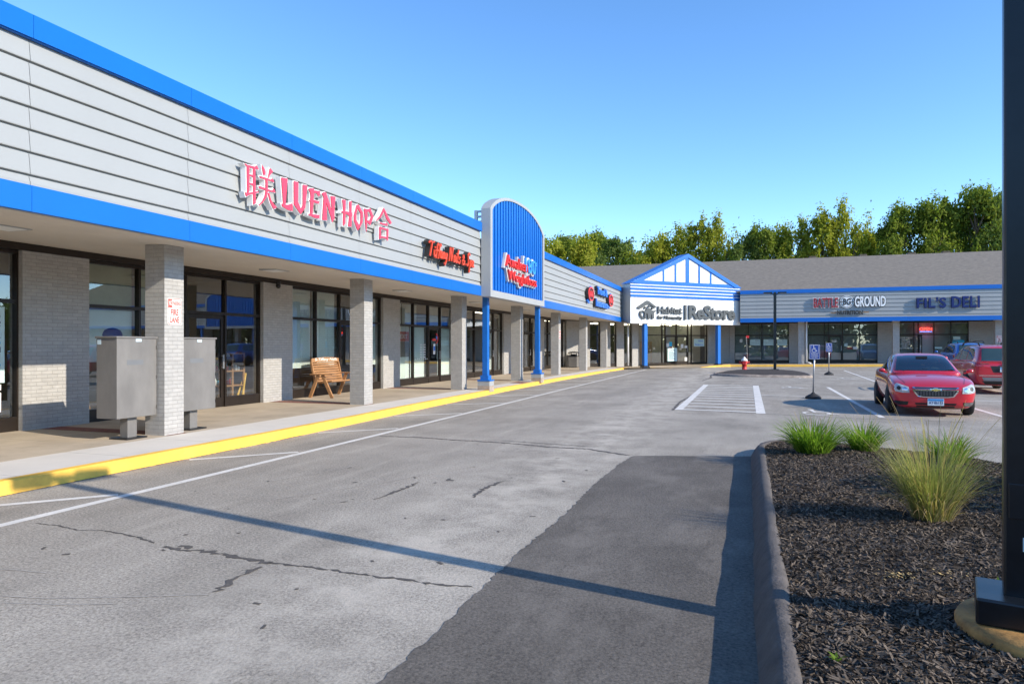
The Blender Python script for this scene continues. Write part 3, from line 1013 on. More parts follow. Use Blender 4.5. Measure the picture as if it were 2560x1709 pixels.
def room(parent, F, d, s0, s1, z0, depth=4.0, z1=3.45, lights=0, floor="room_floor", wall="room_dark"):
    a, b = s0 + 0.01, s1 - 0.01
    m = MB()
    m.add([F(a, d, z0), F(a, d - depth, z0), F(a, d - depth, z1), F(a, d, z1)], [(0, 1, 2, 3)])
    m.add([F(b, d, z0), F(b, d - depth, z0), F(b, d - depth, z1), F(b, d, z1)], [(0, 1, 2, 3)])
    m.add([F(a, d - depth, z0), F(b, d - depth, z0), F(b, d - depth, z1), F(a, d - depth, z1)], [(0, 1, 2, 3)])
    m.build("interior_wall", wall, parent, recalc=False)
    m = MB()
    m.add([F(a, d, z0 + 0.005), F(b, d, z0 + 0.005), F(b, d - depth, z0 + 0.005), F(a, d - depth, z0 + 0.005)], [(0, 1, 2, 3)])
    m.build("interior_floor", floor, parent, recalc=False)
    m = MB()
    m.add([F(a, d, z1), F(b, d, z1), F(b, d - depth, z1), F(a, d - depth, z1)], [(0, 1, 2, 3)])
    m.build("interior_ceiling", "room_ceiling" if lights else "room_dark", parent, recalc=False)
    for k in range(lights):
        m = MB()
        dd = d - 0.8 - 1.3 * k
        for q in range(max(1, int((b - a) / 2.2))):
            m = MB()
            sc = a + (q + 0.5) * (b - a) / max(1, int((b - a) / 2.2))
            m.fbox(F, sc - 0.6, sc + 0.6, dd - 0.08, dd + 0.08, z1 - 0.12, z1 - 0.06)
            m.build("ceiling_light", "tube_light", parent)

def siding(F, s_list, d, ztop, zbot, pitch=0.279, groove=0.024):
    """lapped metal siding between ztop and zbot, split at the s_list seams"""
    mb = MB()
    prof = []
    z = ztop
    while z > zbot + 0.02:
        z2 = max(zbot, z - pitch)
        prof += [(d - 0.028, z), (d, z2 + groove + 0.012)]
        if z2 > zbot:
            prof += [(d - 0.003, z2 + groove), (d - 0.05, z2 + groove - 0.004), (d - 0.05, z2)]
        else:
            prof += [(d, zbot)]
        z = z2
    for a, b in zip(s_list[:-1], s_list[1:]):
        a, b = a + 0.003, b - 0.003
        n = len(prof)
        mb.add([F(a, dd, z) for dd, z in prof] + [F(b, dd, z) for dd, z in prof], [(i, i + 1, n + i + 1, n + i) for i in range(n - 1)])
    return mb

def fascia(parent, F, s_list, z):
    """coping, siding, lower band. z = (band bottom, band top, coping bottom, coping top)"""
    m = MB()
    for a, b in zip(s_list[:-1], s_list[1:]):
        m.fbox(F, a + 0.0025, b - 0.0025, -0.30, 0.055, z[2] + 0.012, z[3])
        m.fbox(F, a + 0.0025, b - 0.0025, -0.02, 0.03, z[2], z[2] + 0.012)
    m.build("coping", "metal_blue", parent)
    siding(F, s_list, 0.0, z[2], z[1]).build("siding", "siding", parent)
    m = MB()
    for a, b in zip(s_list[:-1], s_list[1:]):
        m.fbox(F, a + 0.0025, b - 0.0025, -0.05, 0.025, z[0], z[1])
    m.build("lower_band", "metal_blue", parent)
    m = MB()
    m.fbox(F, s_list[0], s_list[-1], -0.28, -0.055, z[0] + 0.03, z[3] - 0.03)
    m.build("parapet_backing", "trim_grey", parent)

def soffit(parent, F, s0, s1, d0, z0, d1, z1, n=13):
    m = MB()
    for i in range(n):
        a = d0 + (d1 - d0) * i / n
        b = d0 + (d1 - d0) * (i + 1) / n
        za, zb = z0 + (z1 - z0) * i / n, z0 + (z1 - z0) * (i + 1) / n
        b += 0.004
        m.add([F(s0, a, za), F(s1, a, za), F(s1, b, zb), F(s0, b, zb), F(s0, a, za + .03), F(s1, a, za + .03), F(s1, b, zb + .03), F(s0, b, zb + .03)],
              [(0, 1, 2, 3), (4, 5, 6, 7), (0, 1, 5, 4), (2, 3, 7, 6)])
    m.build("soffit", "soffit", parent)

def brick_column(parent, F, s0, d1, z0, z1, w=0.42):
    m = MB()
    m.fbox(F, s0, s0 + w, d1 - w, d1, z0 - 0.1, z1)
    return m.build("column", "painted_brick", parent)

def pier(parent, F, s0, s1, d, z0, z1=3.38, depth=0.35):
    m = MB()
    m.fbox(F, s0, s1, d - depth, d, z0 - 0.1, z1)
    return m.build("pier", "painted_brick", parent)

def soffit_light(parent, F, s, d, z):
    m = MB()
    m.fbox(F, s - 0.24, s + 0.24, d - 0.24, d + 0.24, z - 0.02, z + 0.02)
    o = m.build("soffit_light", "trim_grey", parent)
    m = MB()
    m.fbox(F, s - 0.19, s + 0.19, d - 0.19, d + 0.19, z - 0.026, z - 0.0205)
    m.build("diffuser", "panel_white", o)

def header(parent, F, s0, s1, d, z0=3.38, z1=3.51):
    m = MB()
    m.fbox(F, s0, s1, d - 0.3, d, z0 + 0.002, z1)
    m.build("header", "bronze", parent)

# ------------------------------------------------------------------ the long wing on the left
wing = thing("shop_building", "long low shop building with grey siding and brick columns along the yellow kerb", "shop building", (-12.0, 20, 0.16))
ZL = (3.326, 3.648, 5.438, 5.737)
seams = [6.13 + 2.54 * k for k in range(-5, 7)]
fascia(wing, FL, [-8.0] + [x for x in seams if -8 < x < 20.9] + [21.25], ZL)
fascia(wing, FL, [27.6] + [6.13 + 2.54 * k for k in range(9, 17)] + [48.75], ZL)
m = MB(); m.fbox(FL, -8, 49.2, -25, -0.3, 3.66, 5.35); m.build("roof", "trim_grey", wing)
soffit(wing, FL, -8, 49.0, -0.06, 3.35, -3.95, 3.515)
WALL = -3.90                   # pier face, d from the fascia plane
GL = -4.06                     # glass plane
for i in range(7):
    brick_column(wing, FL, 9.14 + 6.41 * i, -0.965, WALK, 3.40)
pier_s = [(8.85 + 6.41 * i + (0.07 if i else 0), 10.17 + 6.41 * i) for i in range(7)]
pier_s[6] = (47.3, 48.2)
for a, b in pier_s:
    pier(wing, FL, a, b, WALL, WALK)
header(wing, FL, -8, 47.2, WALL + 0.03)
for y in (7.25, 13.4, 19.7, 26.0, 32.4, 38.8, 45.2):
    soffit_light(wing, FL, y, -2.05, 3.433)
bays = [(2.6, 8.85)] + [(pier_s[i][1], pier_s[i + 1][0]) for i in range(6)]
for k, (a, b) in enumerate(bays):
    n = 4
    q = [a + (b - a) * j / n for j in range(n + 1)]
    if k == 3:
        q = [a, a + 1.32, a + 2.66, a + 3.82, b]
    pn = [('d' if j == 2 and k > 0 else 'w', q[j], q[j + 1]) for j in range(n)]
    storefront(wing, FL, GL, pn, WALK)
    room(wing, FL, GL - 0.07, a - 0.5, b + 0.5, WALK, 3.6, 3.50, lights=2 if k >= 4 else 0, wall="room_tan" if k < 4 else "room_dark")
    # blinds and frosted film behind the glass
    bl = MB()
    dd = GL - 0.13
    def sheet(mb, s0, s1, z0, z1, d=dd):
        mb.fbox(FL, s0, s1, d - 0.006, d, z0, z1)
    if k == 1:
        for j in (0, 1):
            g = MB(); sheet(g, q[j] + .04, q[j + 1] - .04, 2.45, 3.34); g.build("window_blind", "blind_green", wing)
        sheet(bl, q[0] + .04, q[1] - .04, 1.35, 2.42)
    elif k == 2:
        for j in (0, 1, 3):
            g = MB()
            z = 1.02
            while z < 3.32:
                g.fbox(FL, q[j] + .05, q[j + 1] - .05, dd - 0.02, dd, z, z + 0.055)
                z += 0.058
            g.build("window_blind", "blind_white", wing)
    elif k == 3:
        for j in (0, 1, 3):
            g = MB(); sheet(g, q[j] + .05, q[j + 1] - .05, 0.42, 2.42); g.build("window_blind", "blind_white", wing)
            g = MB(); sheet(g, q[j] + .05, q[j + 1] - .05, 2.52, 3.33, dd - 0.35); g.build("window_blind", "blind_white", wing)
    elif k == 4:
        g = MB(); sheet(g, q[0] + .05, q[1] - .05, 0.42, 3.3, dd - 0.9); g.build("window_blind", "blind_white", wing)
        sheet(bl, q[3] + .05, q[4] - .05, 0.42, 3.3, dd - 0.4)
    if bl.v:
        bl.build("window_blind", "blind_white", wing)

def tower(label, F, s0, s1, braced=True):
    """arched sign panel standing proud of a fascia on two blue posts"""
    mid, hw = (s0 + s1) / 2, (s1 - s0) / 2
    t = thing("arched_tower", label, "sign tower", F(mid, 0.2, 3.3))
    def top(s, zb, rise, h):
        q = min(1, abs(s - mid) / h)
        return zb + rise * (1 - q ** 2.3) ** 0.75
    def outline(ins, n=28):
        h = hw - ins
        a = [(mid - h, 3.30 + ins * 1.15), (mid + h, 3.30 + ins * 1.15)]
        arc = [(mid + h * math.cos(math.pi * i / n), 0) for i in range(n + 1)]
        return a + [(s, top(s, 6.2 - ins * 0.2, 0.77 - ins * 0.3, h)) for s, _ in arc]
    out, inn = outline(0.0), outline(0.19)
    m = MB(); m.prism(F, out, 0.02, 0.26)
    # cladding returns and frame ring
    n = len(out)
    ring = []
    ring += [F(s, 0.35, z) for s, z in out] + [F(s, 0.35, z) for s, z in inn] + [F(s, 0.262, z) for s, z in out] + [F(s, 0.262, z) for s, z in inn]
    fs = []
    for i in range(n):
        j = (i + 1) % n
        fs += [(i, j, n + j, n + i), (2 * n + i, 2 * n + j, j, i), (n + i, n + j, 3 * n + j, 3 * n + i)]
    m.add(ring, fs)
    m.build("frame", "trim_grey", t)
    m = MB(); m.prism(F, outline(0.195), 0.262, 0.27)
    N = 21
    h = hw - 0.20
    for i in range(N):
        a = mid - h + 2 * h * (i + 0.12) / N
        b = mid - h + 2 * h * (i + 0.72) / N
        za, zb = (top(x, 6.16, 0.71, hw - 0.19) for x in (a, b))
        m.prism(F, [(a, 3.53), (b, 3.53), (b, zb - 0.005), (a, za - 0.005)], 0.271, 0.325)
    m.build("ribbed_panel", "metal_blue", t)
    if braced:
        m = MB()
        for s in (s0 + 0.08, s1 - 0.08):
            for z in (5.78, 5.95, 6.12):
                m.fbox(F, s - 0.04, s + 0.04, -0.22, 0.018, z - 0.03, z + 0.03)
            m.fbox(F, s - 0.045, s + 0.045, -0.24, -0.14, 5.74, 6.16)
        m.build("brace", "galvanised", t)
    for sc in (s0 + 1.0, s0 + 7.18):
        if sc > s1 + 0.9: sc = s1 + 0.8
        dc = -0.20
        p = MB()
        p.fbox(F, sc - 0.095, sc + 0.095, dc - 0.095, dc + 0.095, 0.66, 3.42)
        po = p.build("post", "post_blue", t, bevel=0.008)
        p = MB()
        p.fbox(F, sc - 0.15, sc + 0.15, dc - 0.15, dc + 0.15, 0.51, 0.66)
        p.fbox(F, sc - 0.23, sc + 0.23, dc - 0.23, dc + 0.23, 0.465, 0.512)
        p.build("base_block", "post_blue", po, bevel=0.006)
        p = MB(); p.fbox(F, sc - 0.215, sc + 0.215, dc - 0.215, dc + 0.215, 0.31, 0.466); p.build("plinth", "trim_grey", po)
        p = MB(); p.fbox(F, sc - 0.218, sc + 0.218, dc - 0.218, dc + 0.218, 0.10, 0.309); p.build("footing", "concrete_raw", po)
    return t
tower("arched sign tower with blue ribbed panel and grey rim on two blue posts", FL, 21.25, 27.6)

# ------------------------------------------------------------------ the gabled entrance in the corner
gab = thing("gabled_entrance", "white gabled corner entrance with blue stripes and rakes on two blue posts", "shop entrance", FD(5, -1.5, 0.2))
base = [(0, 3.22), (10, 3.22), (10, 5.93), (5, 8.12), (0, 5.93)]
m = MB(); m.prism(FD, base, -0.95, -0.03); m.build("gable_wall", "trim_grey", gab)
m = MB()
sl = [0, 1.347, 2.80, 4.25, 5.70, 7.16, 8.62, 10.0]
for a, b in zip(sl[:-1], sl[1:]):
    m.fbox(FD, a + 0.006, b - 0.006, -0.028, 0.0, 3.22, 5.04)
m.fbox(FD, 0.0, 10.0, -0.028, 0.002, 5.05, 5.97)
m.prism(FD, [(0.3, 6.0), (9.7, 6.0), (5, 8.02)], -0.028, 0.001)
m.build("white_panel", "panel_white", gab)
m = MB()
for za, zb in ((5.04, 5.215), (5.305, 5.435), (5.525, 5.675), (5.765, 5.875)):
    m.fbox(FD, -0.01, 10.01, 0.003, 0.05, za, zb)
m.fbox(FD, 10.01, 10.10, -0.3, 0.05, 5.50, 5.69)
m.fbox(FD, 0.25, 9.75, 0.003, 0.045, 5.955, 6.21)
sl_ = (8.245 - 5.985) / 5.05
def rake(s):
    return 8.245 - abs(s - 5) * sl_
for a, b in ((2.75, 2.89), (3.81, 3.96), (4.80, 5.12), (5.97, 6.13), (7.05, 7.20)):
    m.prism(FD, [(a, 6.212), (b, 6.212), (b, rake(b) - 0.2), (min(max(a, 5.0), b), rake(min(max(a, 5.0), b)) - 0.2), (a, rake(a) - 0.2)], 0.003, 0.04)
m.build("blue_stripe", "metal_blue", gab)
m = MB()
m.prism(FD, [(-0.05, 5.985), (5, 8.245), (5, 7.97), (0.56, 5.985)], 0.003, 0.10)
m.prism(FD, [(10.05, 5.985), (9.44, 5.985), (5, 7.97), (5, 8.245)], 0.0035, 0.1005)
m.build("rake", "metal_blue", gab)
m = MB()
m.prism(FD, [(-0.06, 5.96), (-0.06, 6.0), (5, 8.265), (10.06, 6.0), (10.06, 5.96), (5, 8.22)], -1.0, 0.08)
m.build("gable_roof", "post_blue", gab)
for s in (1.42, 8.1):
    zb = ground_z(*FD(s, -0.3, 0)[:2]) + 0.12
    m = MB(); m.fbox(FD, s - 0.14, s + 0.14, -0.42, -0.14, 0.1, 3.30)
    po = m.build("post", "post_blue", gab, bevel=0.01)
    m = MB(); m.prism(FD, [(s - 0.30, zb - 0.05), (s + 0.30, zb - 0.05), (s + 0.20, zb + 0.10), (s - 0.20, zb + 0.10)], -0.50, -0.06)
    m.build("base_block", "black_metal", po)
m = MB()
cs = [FD(-3.6, -3.6, 3.42), FD(-0.2, -1.0, 3.42), FD(0, 0, 3.27), FD(10, 0, 3.27), FD(10.2, -0.3, 3.3), FD(12.2, -3.4, 3.42)]
m.add(cs + [(p[0], p[1], p[2] + 0.05) for p in cs], [(0, 1, 2, 3, 4, 5), (11, 10, 9, 8, 7, 6)])
m.build("soffit", "soffit", gab, recalc=False)
DW = -3.0
for a, b in ((-3.3, -1.35), (-0.45, 0.40), (0.95, 1.6), (2.33, 2.87), (9.58, 11.9)):
    pier(gab, FD, a, b, DW, 0.2, 3.45)
m = MB(); m.fbox(FD, 2.87, 3.4, DW - 0.9, DW - 0.55, 0.05, 3.45); m.build("pier", "painted_brick", gab)
for a, b, kk in ((-1.35, -0.45, 1), (0.40, 0.95, 1), (1.6, 2.33, 1)):
    storefront(gab, FD, DW - 0.16, [('w', a, b)], 0.17, head=3.4)
storefront(gab, FD, DW - 0.16, [('w', 3.42, 5.19), ('w', 5.19, 5.48), ('d', 5.48, 6.56), ('d', 6.56, 7.68), ('w', 7.68, 8.04), ('w', 8.04, 9.58)], 0.25, head=3.4, kick=0.1)
room(gab, FD, DW - 0.23, -3.2, 10.5, 0.2, 6.0, 3.44, lights=3)
m = MB()
m.fbox(FD, 3.6, 5.1, DW - 1.3, DW - 1.25, 0.26, 2.0)
m.build("interior_partition", "cardboard", gab)
m = MB()
m.fbox(FD, -3.4, 12, DW - 0.3, DW + 0.02, 3.43, 3.50)
m.build("header", "bronze", gab)
# posters in the entrance glazing
def poster(parent, F, d, s0, s1, z0, z1, mat="poster_pale", lines=None, ink="letter_black", name="poster"):
    m = MB(); m.fbox(F, s0, s1, d, d + 0.006, z0, z1)
    o = m.build(name, mat, parent)
    if lines:
        t = MB()
        for (txt, a, b, za, zb) in lines:
            add_text(t, F, txt, s0 + a * (s1 - s0), s0 + b * (s1 - s0), z0 + za * (z1 - z0), z0 + zb * (z1 - z0), d + 0.0065, d + 0.008, 0.01)
        t.build("lettering", ink, o)
    return o
GD = DW - 0.16
poster(gab, FD, GD + 0.01, 8.29, 9.33, 1.63, 2.215, "poster_pale", [("Habitat", .42, .9, .62, .85), ("ReStore", .14, .86, .12, .36)], "letter_blue")
poster(gab, FD, GD + 0.03, 5.60, 5.85, 1.58, 1.87, "sign_white")
poster(gab, FD, GD + 0.03, 5.86, 6.14, 1.62, 1.97, "poster_cyan")
poster(gab, FD, GD + 0.03, 5.9, 6.15, 1.47, 1.59, "sign_red")
poster(gab, FD, GD + 0.03, 6.98, 7.24, 1.50, 1.80, "sign_white")
poster(gab, FD, GD + 0.03, 7.36, 7.62, 1.50, 1.70, "sign_white")
poster(gab, FD, GD + 0.03, 7.36, 7.6, 0.5, 0.78, "sign_white")

# ------------------------------------------------------------------ the wing across the lot
rw = thing("shop_building", "shop building with a long grey shingle roof, right of the white gable", "shop building", (20, 58, 0.3))
ZR = (3.395, 3.69, 5.475, 5.757)
fascia(rw, FR, [-0.55] + [0.6 + 2.47 * k for k in range(0, 8)] + [18.55], ZR)
fascia(rw, FR, [24.9] + [27.2 + 2.47 * k for k in range(0, 8)] + [46], ZR)
soffit(rw, FR, -0.6, 46, -0.06, 3.42, -3.95, 3.52, 6)
for s in (3.5, 9.7, 15.88, 22.1, 28.3, 34.5):
    brick_column(rw, FR, s, -0.97, 0.3, 3.45)
for a, b in ((-1.4, -1.0), (3.03, 4.35), (9.2, 10.55), (15.1, 16.8), (21.6, 22.9), (27.8, 29.1), (34, 46)):
    pier(rw, FR, a, b, WALL, 0.3, 3.43)
header(rw, FR, -1.4, 46, WALL + 0.03, 3.43, 3.52)
def z0r(s): return ground_z(s, 53.15) + 0.15
storefront(rw, FR, GL, [('w', -1.0, 0.03), ('w', 0.03, 1.03), ('w', 1.03, 2.03), ('w', 2.03, 3.03)], z0r(1), 3.43, 2.5)
storefront(rw, FR, GL, [('w', 4.35, 5.55), ('w', 5.55, 5.83), ('d', 5.83, 6.83), ('w', 6.83, 8.0), ('w', 8.0, 9.2)], z0r(7), 3.43, 2.5)
storefront(rw, FR, GL, [('w', 10.55, 11.62), ('w', 11.62, 11.9), ('d', 11.9, 12.92), ('w', 12.92, 14.0), ('w', 14.0, 15.1)], z0r(13), 3.43, 2.5, door_open=True)
storefront(rw, FR, GL, [('w', 16.8, 18.4), ('w', 18.4, 20), ('w', 20, 21.6)], z0r(19), 3.43, 2.5)
storefront(rw, FR, GL, [('w', 22.9, 24.5), ('d', 24.5, 25.5), ('w', 25.5, 27.8)], z0r(25), 3.43, 2.5)
storefront(rw, FR, GL, [('w', 29.1, 31), ('d', 31, 32), ('w', 32, 34)], z0r(31), 3.43, 2.5)
for a, b, L in ((-1.2, 3.5, 0), (4.2, 9.5, 3), (10.4, 15.6, 1), (16.6, 21.8, 1), (22.7, 28, 0), (28.9, 34.2, 0)):
    room(rw, FR, GL - 0.07, a, b, 0.35, 5.0, 3.50, lights=L)
# shelves with stock inside the nutrition shop
m = MB()
for s in (4.5, 5.7, 7.2, 8.4):
    for z in (0.7, 1.1, 1.5, 1.9):
        m.fbox(FR, s, s + 0.75, GL - 2.2, GL - 1.8, z, z + 0.03)
m.build("shelf", "panel_white", rw)
for mt, seed in (("poster_cyan", 1), ("sign_red", 2), ("letter_black", 3), ("sign_white", 4)):
    m = MB(); r2 = random.Random(seed)
    for s in (4.5, 5.7, 7.2, 8.4):
        for z in (0.73, 1.13, 1.53, 1.93):
            for _ in range(2):
                x = s + r2.uniform(0, 0.6)
                d0 = GL - 2.15 + 0.28 * r2.random()
                m.fbox(FR, x, x + 0.09, d0, d0 + 0.08, z, z + r2.uniform(0.12, 0.26))
    m.build("stock", mt, rw)
# posters in the dark window right of the gable
for a, b, w in ((0.16, 0.92, 1), (1.16, 1.92, 1), (2.16, 2.9, 1)):
    poster(rw, FR, GL + 0.01, a, b, 1.70, 2.18, "poster_pale", [("ReStore", .5, .92, .74, .9), ("donations welcome daily", .08, .92, .4, .5)], "letter_navy")
poster(rw, FR, GL + 0.01, -0.62, -0.42, 1.95, 2.2, "sign_white", [("W", .3, .7, .4, .75)])
poster(rw, FR, GL + 0.05, 6.1, 6.4, 1.95, 2.1, "sign_white", [("OPEN", .1, .9, .25, .75)])
poster(rw, FR, GL + 0.01, 6.95, 7.18, 1.62, 1.85, "poster_pale")
poster(rw, FR, GL + 0.01, 7.55, 7.85, 1.42, 1.62, "sign_white")
poster(rw, FR, GL + 0.01, 7.15, 7.5, 1.45, 1.52, "sign_red")
poster(rw, FR, GL + 0.01, 14.1, 14.85, 1.5, 2.1, "poster_cyan")
poster(rw, FR, GL + 0.01, 14.15, 14.6, 2.12, 2.35, "poster_pale")
poster(rw, FR, GL + 0.01, 12.98, 13.45, 1.45, 1.6, "poster_pale")
t = MB()
for i, (txt, a, b) in enumerate((("HOME MADE", .02, .98), ("PIEROGI", .22, .8), ("GOLABKI", .2, .8), ("KIELBASA", .15, .85), ("BABKA", .25, .72), ("SANDWICHES", .05, .97))):
    z = 2.22 - 0.155 * i
    add_text(t, FR, txt, 10.62 + a * 0.93, 10.62 + b * 0.93, z, z + 0.105, GL + 0.004, GL + 0.008, 0.02)
t.build("window_lettering", "sign_white", rw)
t = MB()
add_text(t, FR, "OPEN", 12.02, 12.82, 2.80, 3.02, GL - 0.10, GL - 0.07, 0.012)
o = t.build("neon_sign", "neon_red", rw)
t = MB(); t.fbox(FR, 12.02, 12.82, GL - 0.10, GL - 0.07, 2.70, 2.735); t.build("neon_underline", "neon_blue", o)
# roof
m = MB()
ye, yr = 54.25, 62.6
m.add([(-34, ye, 5.72), (48, ye, 5.72), (48, yr, 8.99), (-34, yr, 8.99), (48, yr + 9, 5.4), (-34, yr + 9, 5.4), (-34, ye, 5.6), (48, ye, 5.6)],
      [(0, 1, 2, 3), (3, 2, 4, 5), (0, 6, 7, 1), (5, 4, 7, 6), (1, 7, 4, 2), (0, 3, 5, 6)])
rf = m.build("roof", "shingle", rw)
m = MB()
for x in (5.1, 8.9, 12.4, 14.8):
    m.box(x - 0.28, x + 0.28, yr + 0.05, yr + 0.55, 8.6, 9.14)
m.build("ridge_vent", "bark", rf, bevel=0.04)
m = MB(); m.box(-34, 48, 58.4, 71.4, 0.0, 5.55); m.build("rear_wall", "trim_grey", rw)
m = MB()
m.tube((4.06, 54.85, 0.42), (4.06, 54.85, 3.45), 0.05)
m.tube((4.06, 54.85, 0.5), (4.35, 54.7, 0.38), 0.05)
m.build("downspout", "panel_white", rw)
m = MB()
dp = FD(0.95, -1.6, 0)
m.tube((dp[0], dp[1], 0.25), (dp[0], dp[1], 3.5), 0.06)
m.build("downspout", "panel_white", gab)
tower("second arched sign tower, hidden behind the dark pole beyond the red cars", FR, 18.55, 24.9, False)
# ------------------------------------------------------------------ shop signs, each a thing fixed to a fascia
def grow(poly, e):
    """offset a small polygon outward by e"""
    n = len(poly)
    area = sum(poly[i][0] * poly[(i + 1) % n][1] - poly[(i + 1) % n][0] * poly[i][1] for i in range(n))
    sg = 1 if area > 0 else -1
    out = []
    for i in range(n):
        a, b, c = poly[i - 1], poly[i], poly[(i + 1) % n]
        n1 = ((b[1] - a[1]) * sg, -(b[0] - a[0]) * sg); n2 = ((c[1] - b[1]) * sg, -(c[0] - b[0]) * sg)
        l1, l2 = math.hypot(*n1) or 1, math.hypot(*n2) or 1
        v = (n1[0] / l1 + n2[0] / l2, n1[1] / l1 + n2[1] / l2)
        l = math.hypot(*v) or 1
        k = min(1.6, 2 / l) if l > 0.3 else 1
        out.append((b[0] + v[0] / l * e * k, b[1] + v[1] / l * e * k))
    return out

t = thing("shop_sign", "large pink and white restaurant sign with Chinese characters on the grey siding", "shop sign", FL(13, 0.1, 4.2))
m = MB()
for i, p in enumerate(RESTAURANT_STROKES):
    m.prism(FL, p, 0.168 + 0.0007 * i, 0.176 + 0.0007 * i)
m.build("lettering", "letter_pink", t)
m = MB()
for i, p in enumerate(RESTAURANT_STROKES):
    m.prism(FL, grow(p, 0.014), 0.045 + 0.0003 * i, 0.158 + 0.0003 * i)
m.build("letter_return", "letter_white", t)
m = MB()
m.fbox(FL, 12.0, 14.6, 0.008, 0.04, 4.42, 4.55)
m.build("raceway", "siding", t)

t = thing("shop_sign", "red script nail salon sign with black letter sides on the grey siding", "shop sign", FL(18.5, 0.1, 4.3))
SCRIPT = {   # single-stroke letters: (advance, strokes)
 "T": (0.62, [[(0.0, 0.86), (0.12, 0.98), (0.38, 0.94), (0.62, 1.0)], [(0.36, 0.94), (0.30, 0.5), (0.20, 0.0)]]),
 "i": (0.22, [[(0.10, 0.46), (0.06, 0.12), (0.12, 0.0), (0.24, 0.12)], [(0.14, 0.62), (0.15, 0.67)]]),
 "f": (0.30, [[(0.40, 0.86), (0.32, 0.98), (0.22, 0.82), (0.16, 0.4), (0.10, -0.05)], [(0.04, 0.46), (0.32, 0.5)]]),
 "a": (0.34, [[(0.28, 0.42), (0.16, 0.5), (0.05, 0.3), (0.08, 0.04), (0.18, 0.03), (0.27, 0.42), (0.25, 0.1), (0.36, 0.06)]]),
 "n": (0.34, [[(0.06, 0.46), (0.04, 0.0), (0.10, 0.34), (0.20, 0.48), (0.25, 0.34), (0.24, 0.08), (0.36, 0.06)]]),
 "y": (0.34, [[(0.05, 0.46), (0.06, 0.14), (0.16, 0.06), (0.27, 0.46), (0.22, -0.1), (0.08, -0.38), (0.0, -0.26)]]),
 "N": (0.62, [[(0.04, 0.0), (0.14, 0.96), (0.16, 0.96), (0.34, 0.04), (0.36, 0.04), (0.50, 1.0)]]),
 "l": (0.22, [[(0.18, 0.96), (0.08, 0.5), (0.08, 0.06), (0.22, 0.08)]]),
 "s": (0.28, [[(0.24, 0.44), (0.12, 0.5), (0.08, 0.36), (0.22, 0.18), (0.16, 0.0), (0.02, 0.06)]]),
 "&": (0.5, [[(0.46, 0.0), (0.16, 0.5), (0.22, 0.72), (0.32, 0.6), (0.08, 0.22), (0.14, 0.0), (0.30, 0.04), (0.44, 0.32)]]),
 "S": (0.5, [[(0.48, 0.88), (0.34, 1.0), (0.18, 0.82), (0.26, 0.55), (0.32, 0.25), (0.18, 0.0), (0.0, 0.10)]]),
 "p": (0.34, [[(0.08, 0.46), (0.0, -0.45)], [(0.07, 0.36), (0.20, 0.5), (0.28, 0.3), (0.18, 0.03), (0.06, 0.12)]]),
 " ": (0.24, [])}
m = MB(); k = MB()
adv = sum(SCRIPT[c][0] for c in "Tiffany Nails & Spa")
pen, sc_, lay = 16.86, 3.22 / adv, 0
for ch in "Tiffany Nails & Spa":
    w_, strokes = SCRIPT[ch]
    for st in strokes:
        for a_, b_ in zip(st[:-1], st[1:]):
            P0 = (pen + a_[0] * sc_ + 0.06 * a_[1], 4.12 + 0.40 * a_[1]); P1 = (pen + b_[0] * sc_ + 0.06 * b_[1], 4.12 + 0.40 * b_[1])
            dx, dz = P1[0] - P0[0], P1[1] - P0[1]
            L_ = math.hypot(dx, dz); ux, uz = dx / L_, dz / L_
            for mb_, hw, e, d0, d1 in ((m, 0.019, 0.012, 0.20, 0.235 + 0.0008 * (lay % 9)), (k, 0.036, 0.022, 0.05, 0.19 + 0.0008 * (lay % 9))):
                q = [(P0[0] - ux * e - uz * hw, P0[1] - uz * e + ux * hw), (P0[0] - ux * e + uz * hw, P0[1] - uz * e - ux * hw), (P1[0] + ux * e + uz * hw, P1[1] + uz * e - ux * hw), (P1[0] + ux * e - uz * hw, P1[1] + uz * e + ux * hw)]
                mb_.prism(FL, q, d0, d1)
            lay += 1
    pen += w_ * sc_
m.build("lettering", "letter_orange", t); k.build("letter_return", "letter_black", t)

t = thing("shop_sign", "red and light blue weight loss sign on the ribbed blue arched panel", "shop sign", FL(24.3, 0.45, 4.3))
rows = (("Awaken", 22.45, 24.86, 4.43, 4.84, "r"), ("180", 24.62, 25.92, 4.44, 4.97, "b"), ("Weightloss", 22.68, 26.02, 3.86, 4.32, "r"))
m, k, g = MB(), MB(), MB()
for w, a, b, za, zb, c in rows:
    add_text(m if c == "r" else k, FL, w, a, b, za, zb, 0.43, 0.50, -0.005, 0, 1.0)
    add_text(g, FL, w, a - 0.11, b + 0.08, za - 0.08, zb + 0.07, 0.328, 0.42, 0.045, 0, 0.98)
ring = circle(25.99, 4.86, 0.075, 14)
m2 = circle(25.99, 4.86, 0.04, 14)
vs = [FL(s, 0.43, z) for s, z in ring] + [FL(s, 0.43, z) for s, z in m2]
k.add([FL(s, 0.50, z) for s, z in ring] + [FL(s, 0.50, z) for s, z in m2] + vs, [(i, (i + 1) % 14, 14 + (i + 1) % 14, 14 + i) for i in range(14)] + [(i, (i + 1) % 14, 28 + (i + 1) % 14, 28 + i) for i in range(14)])
m.build("lettering", "letter_red", t); k.build("number", "letter_sky", t); g.build("backing", "backer_grey", t)

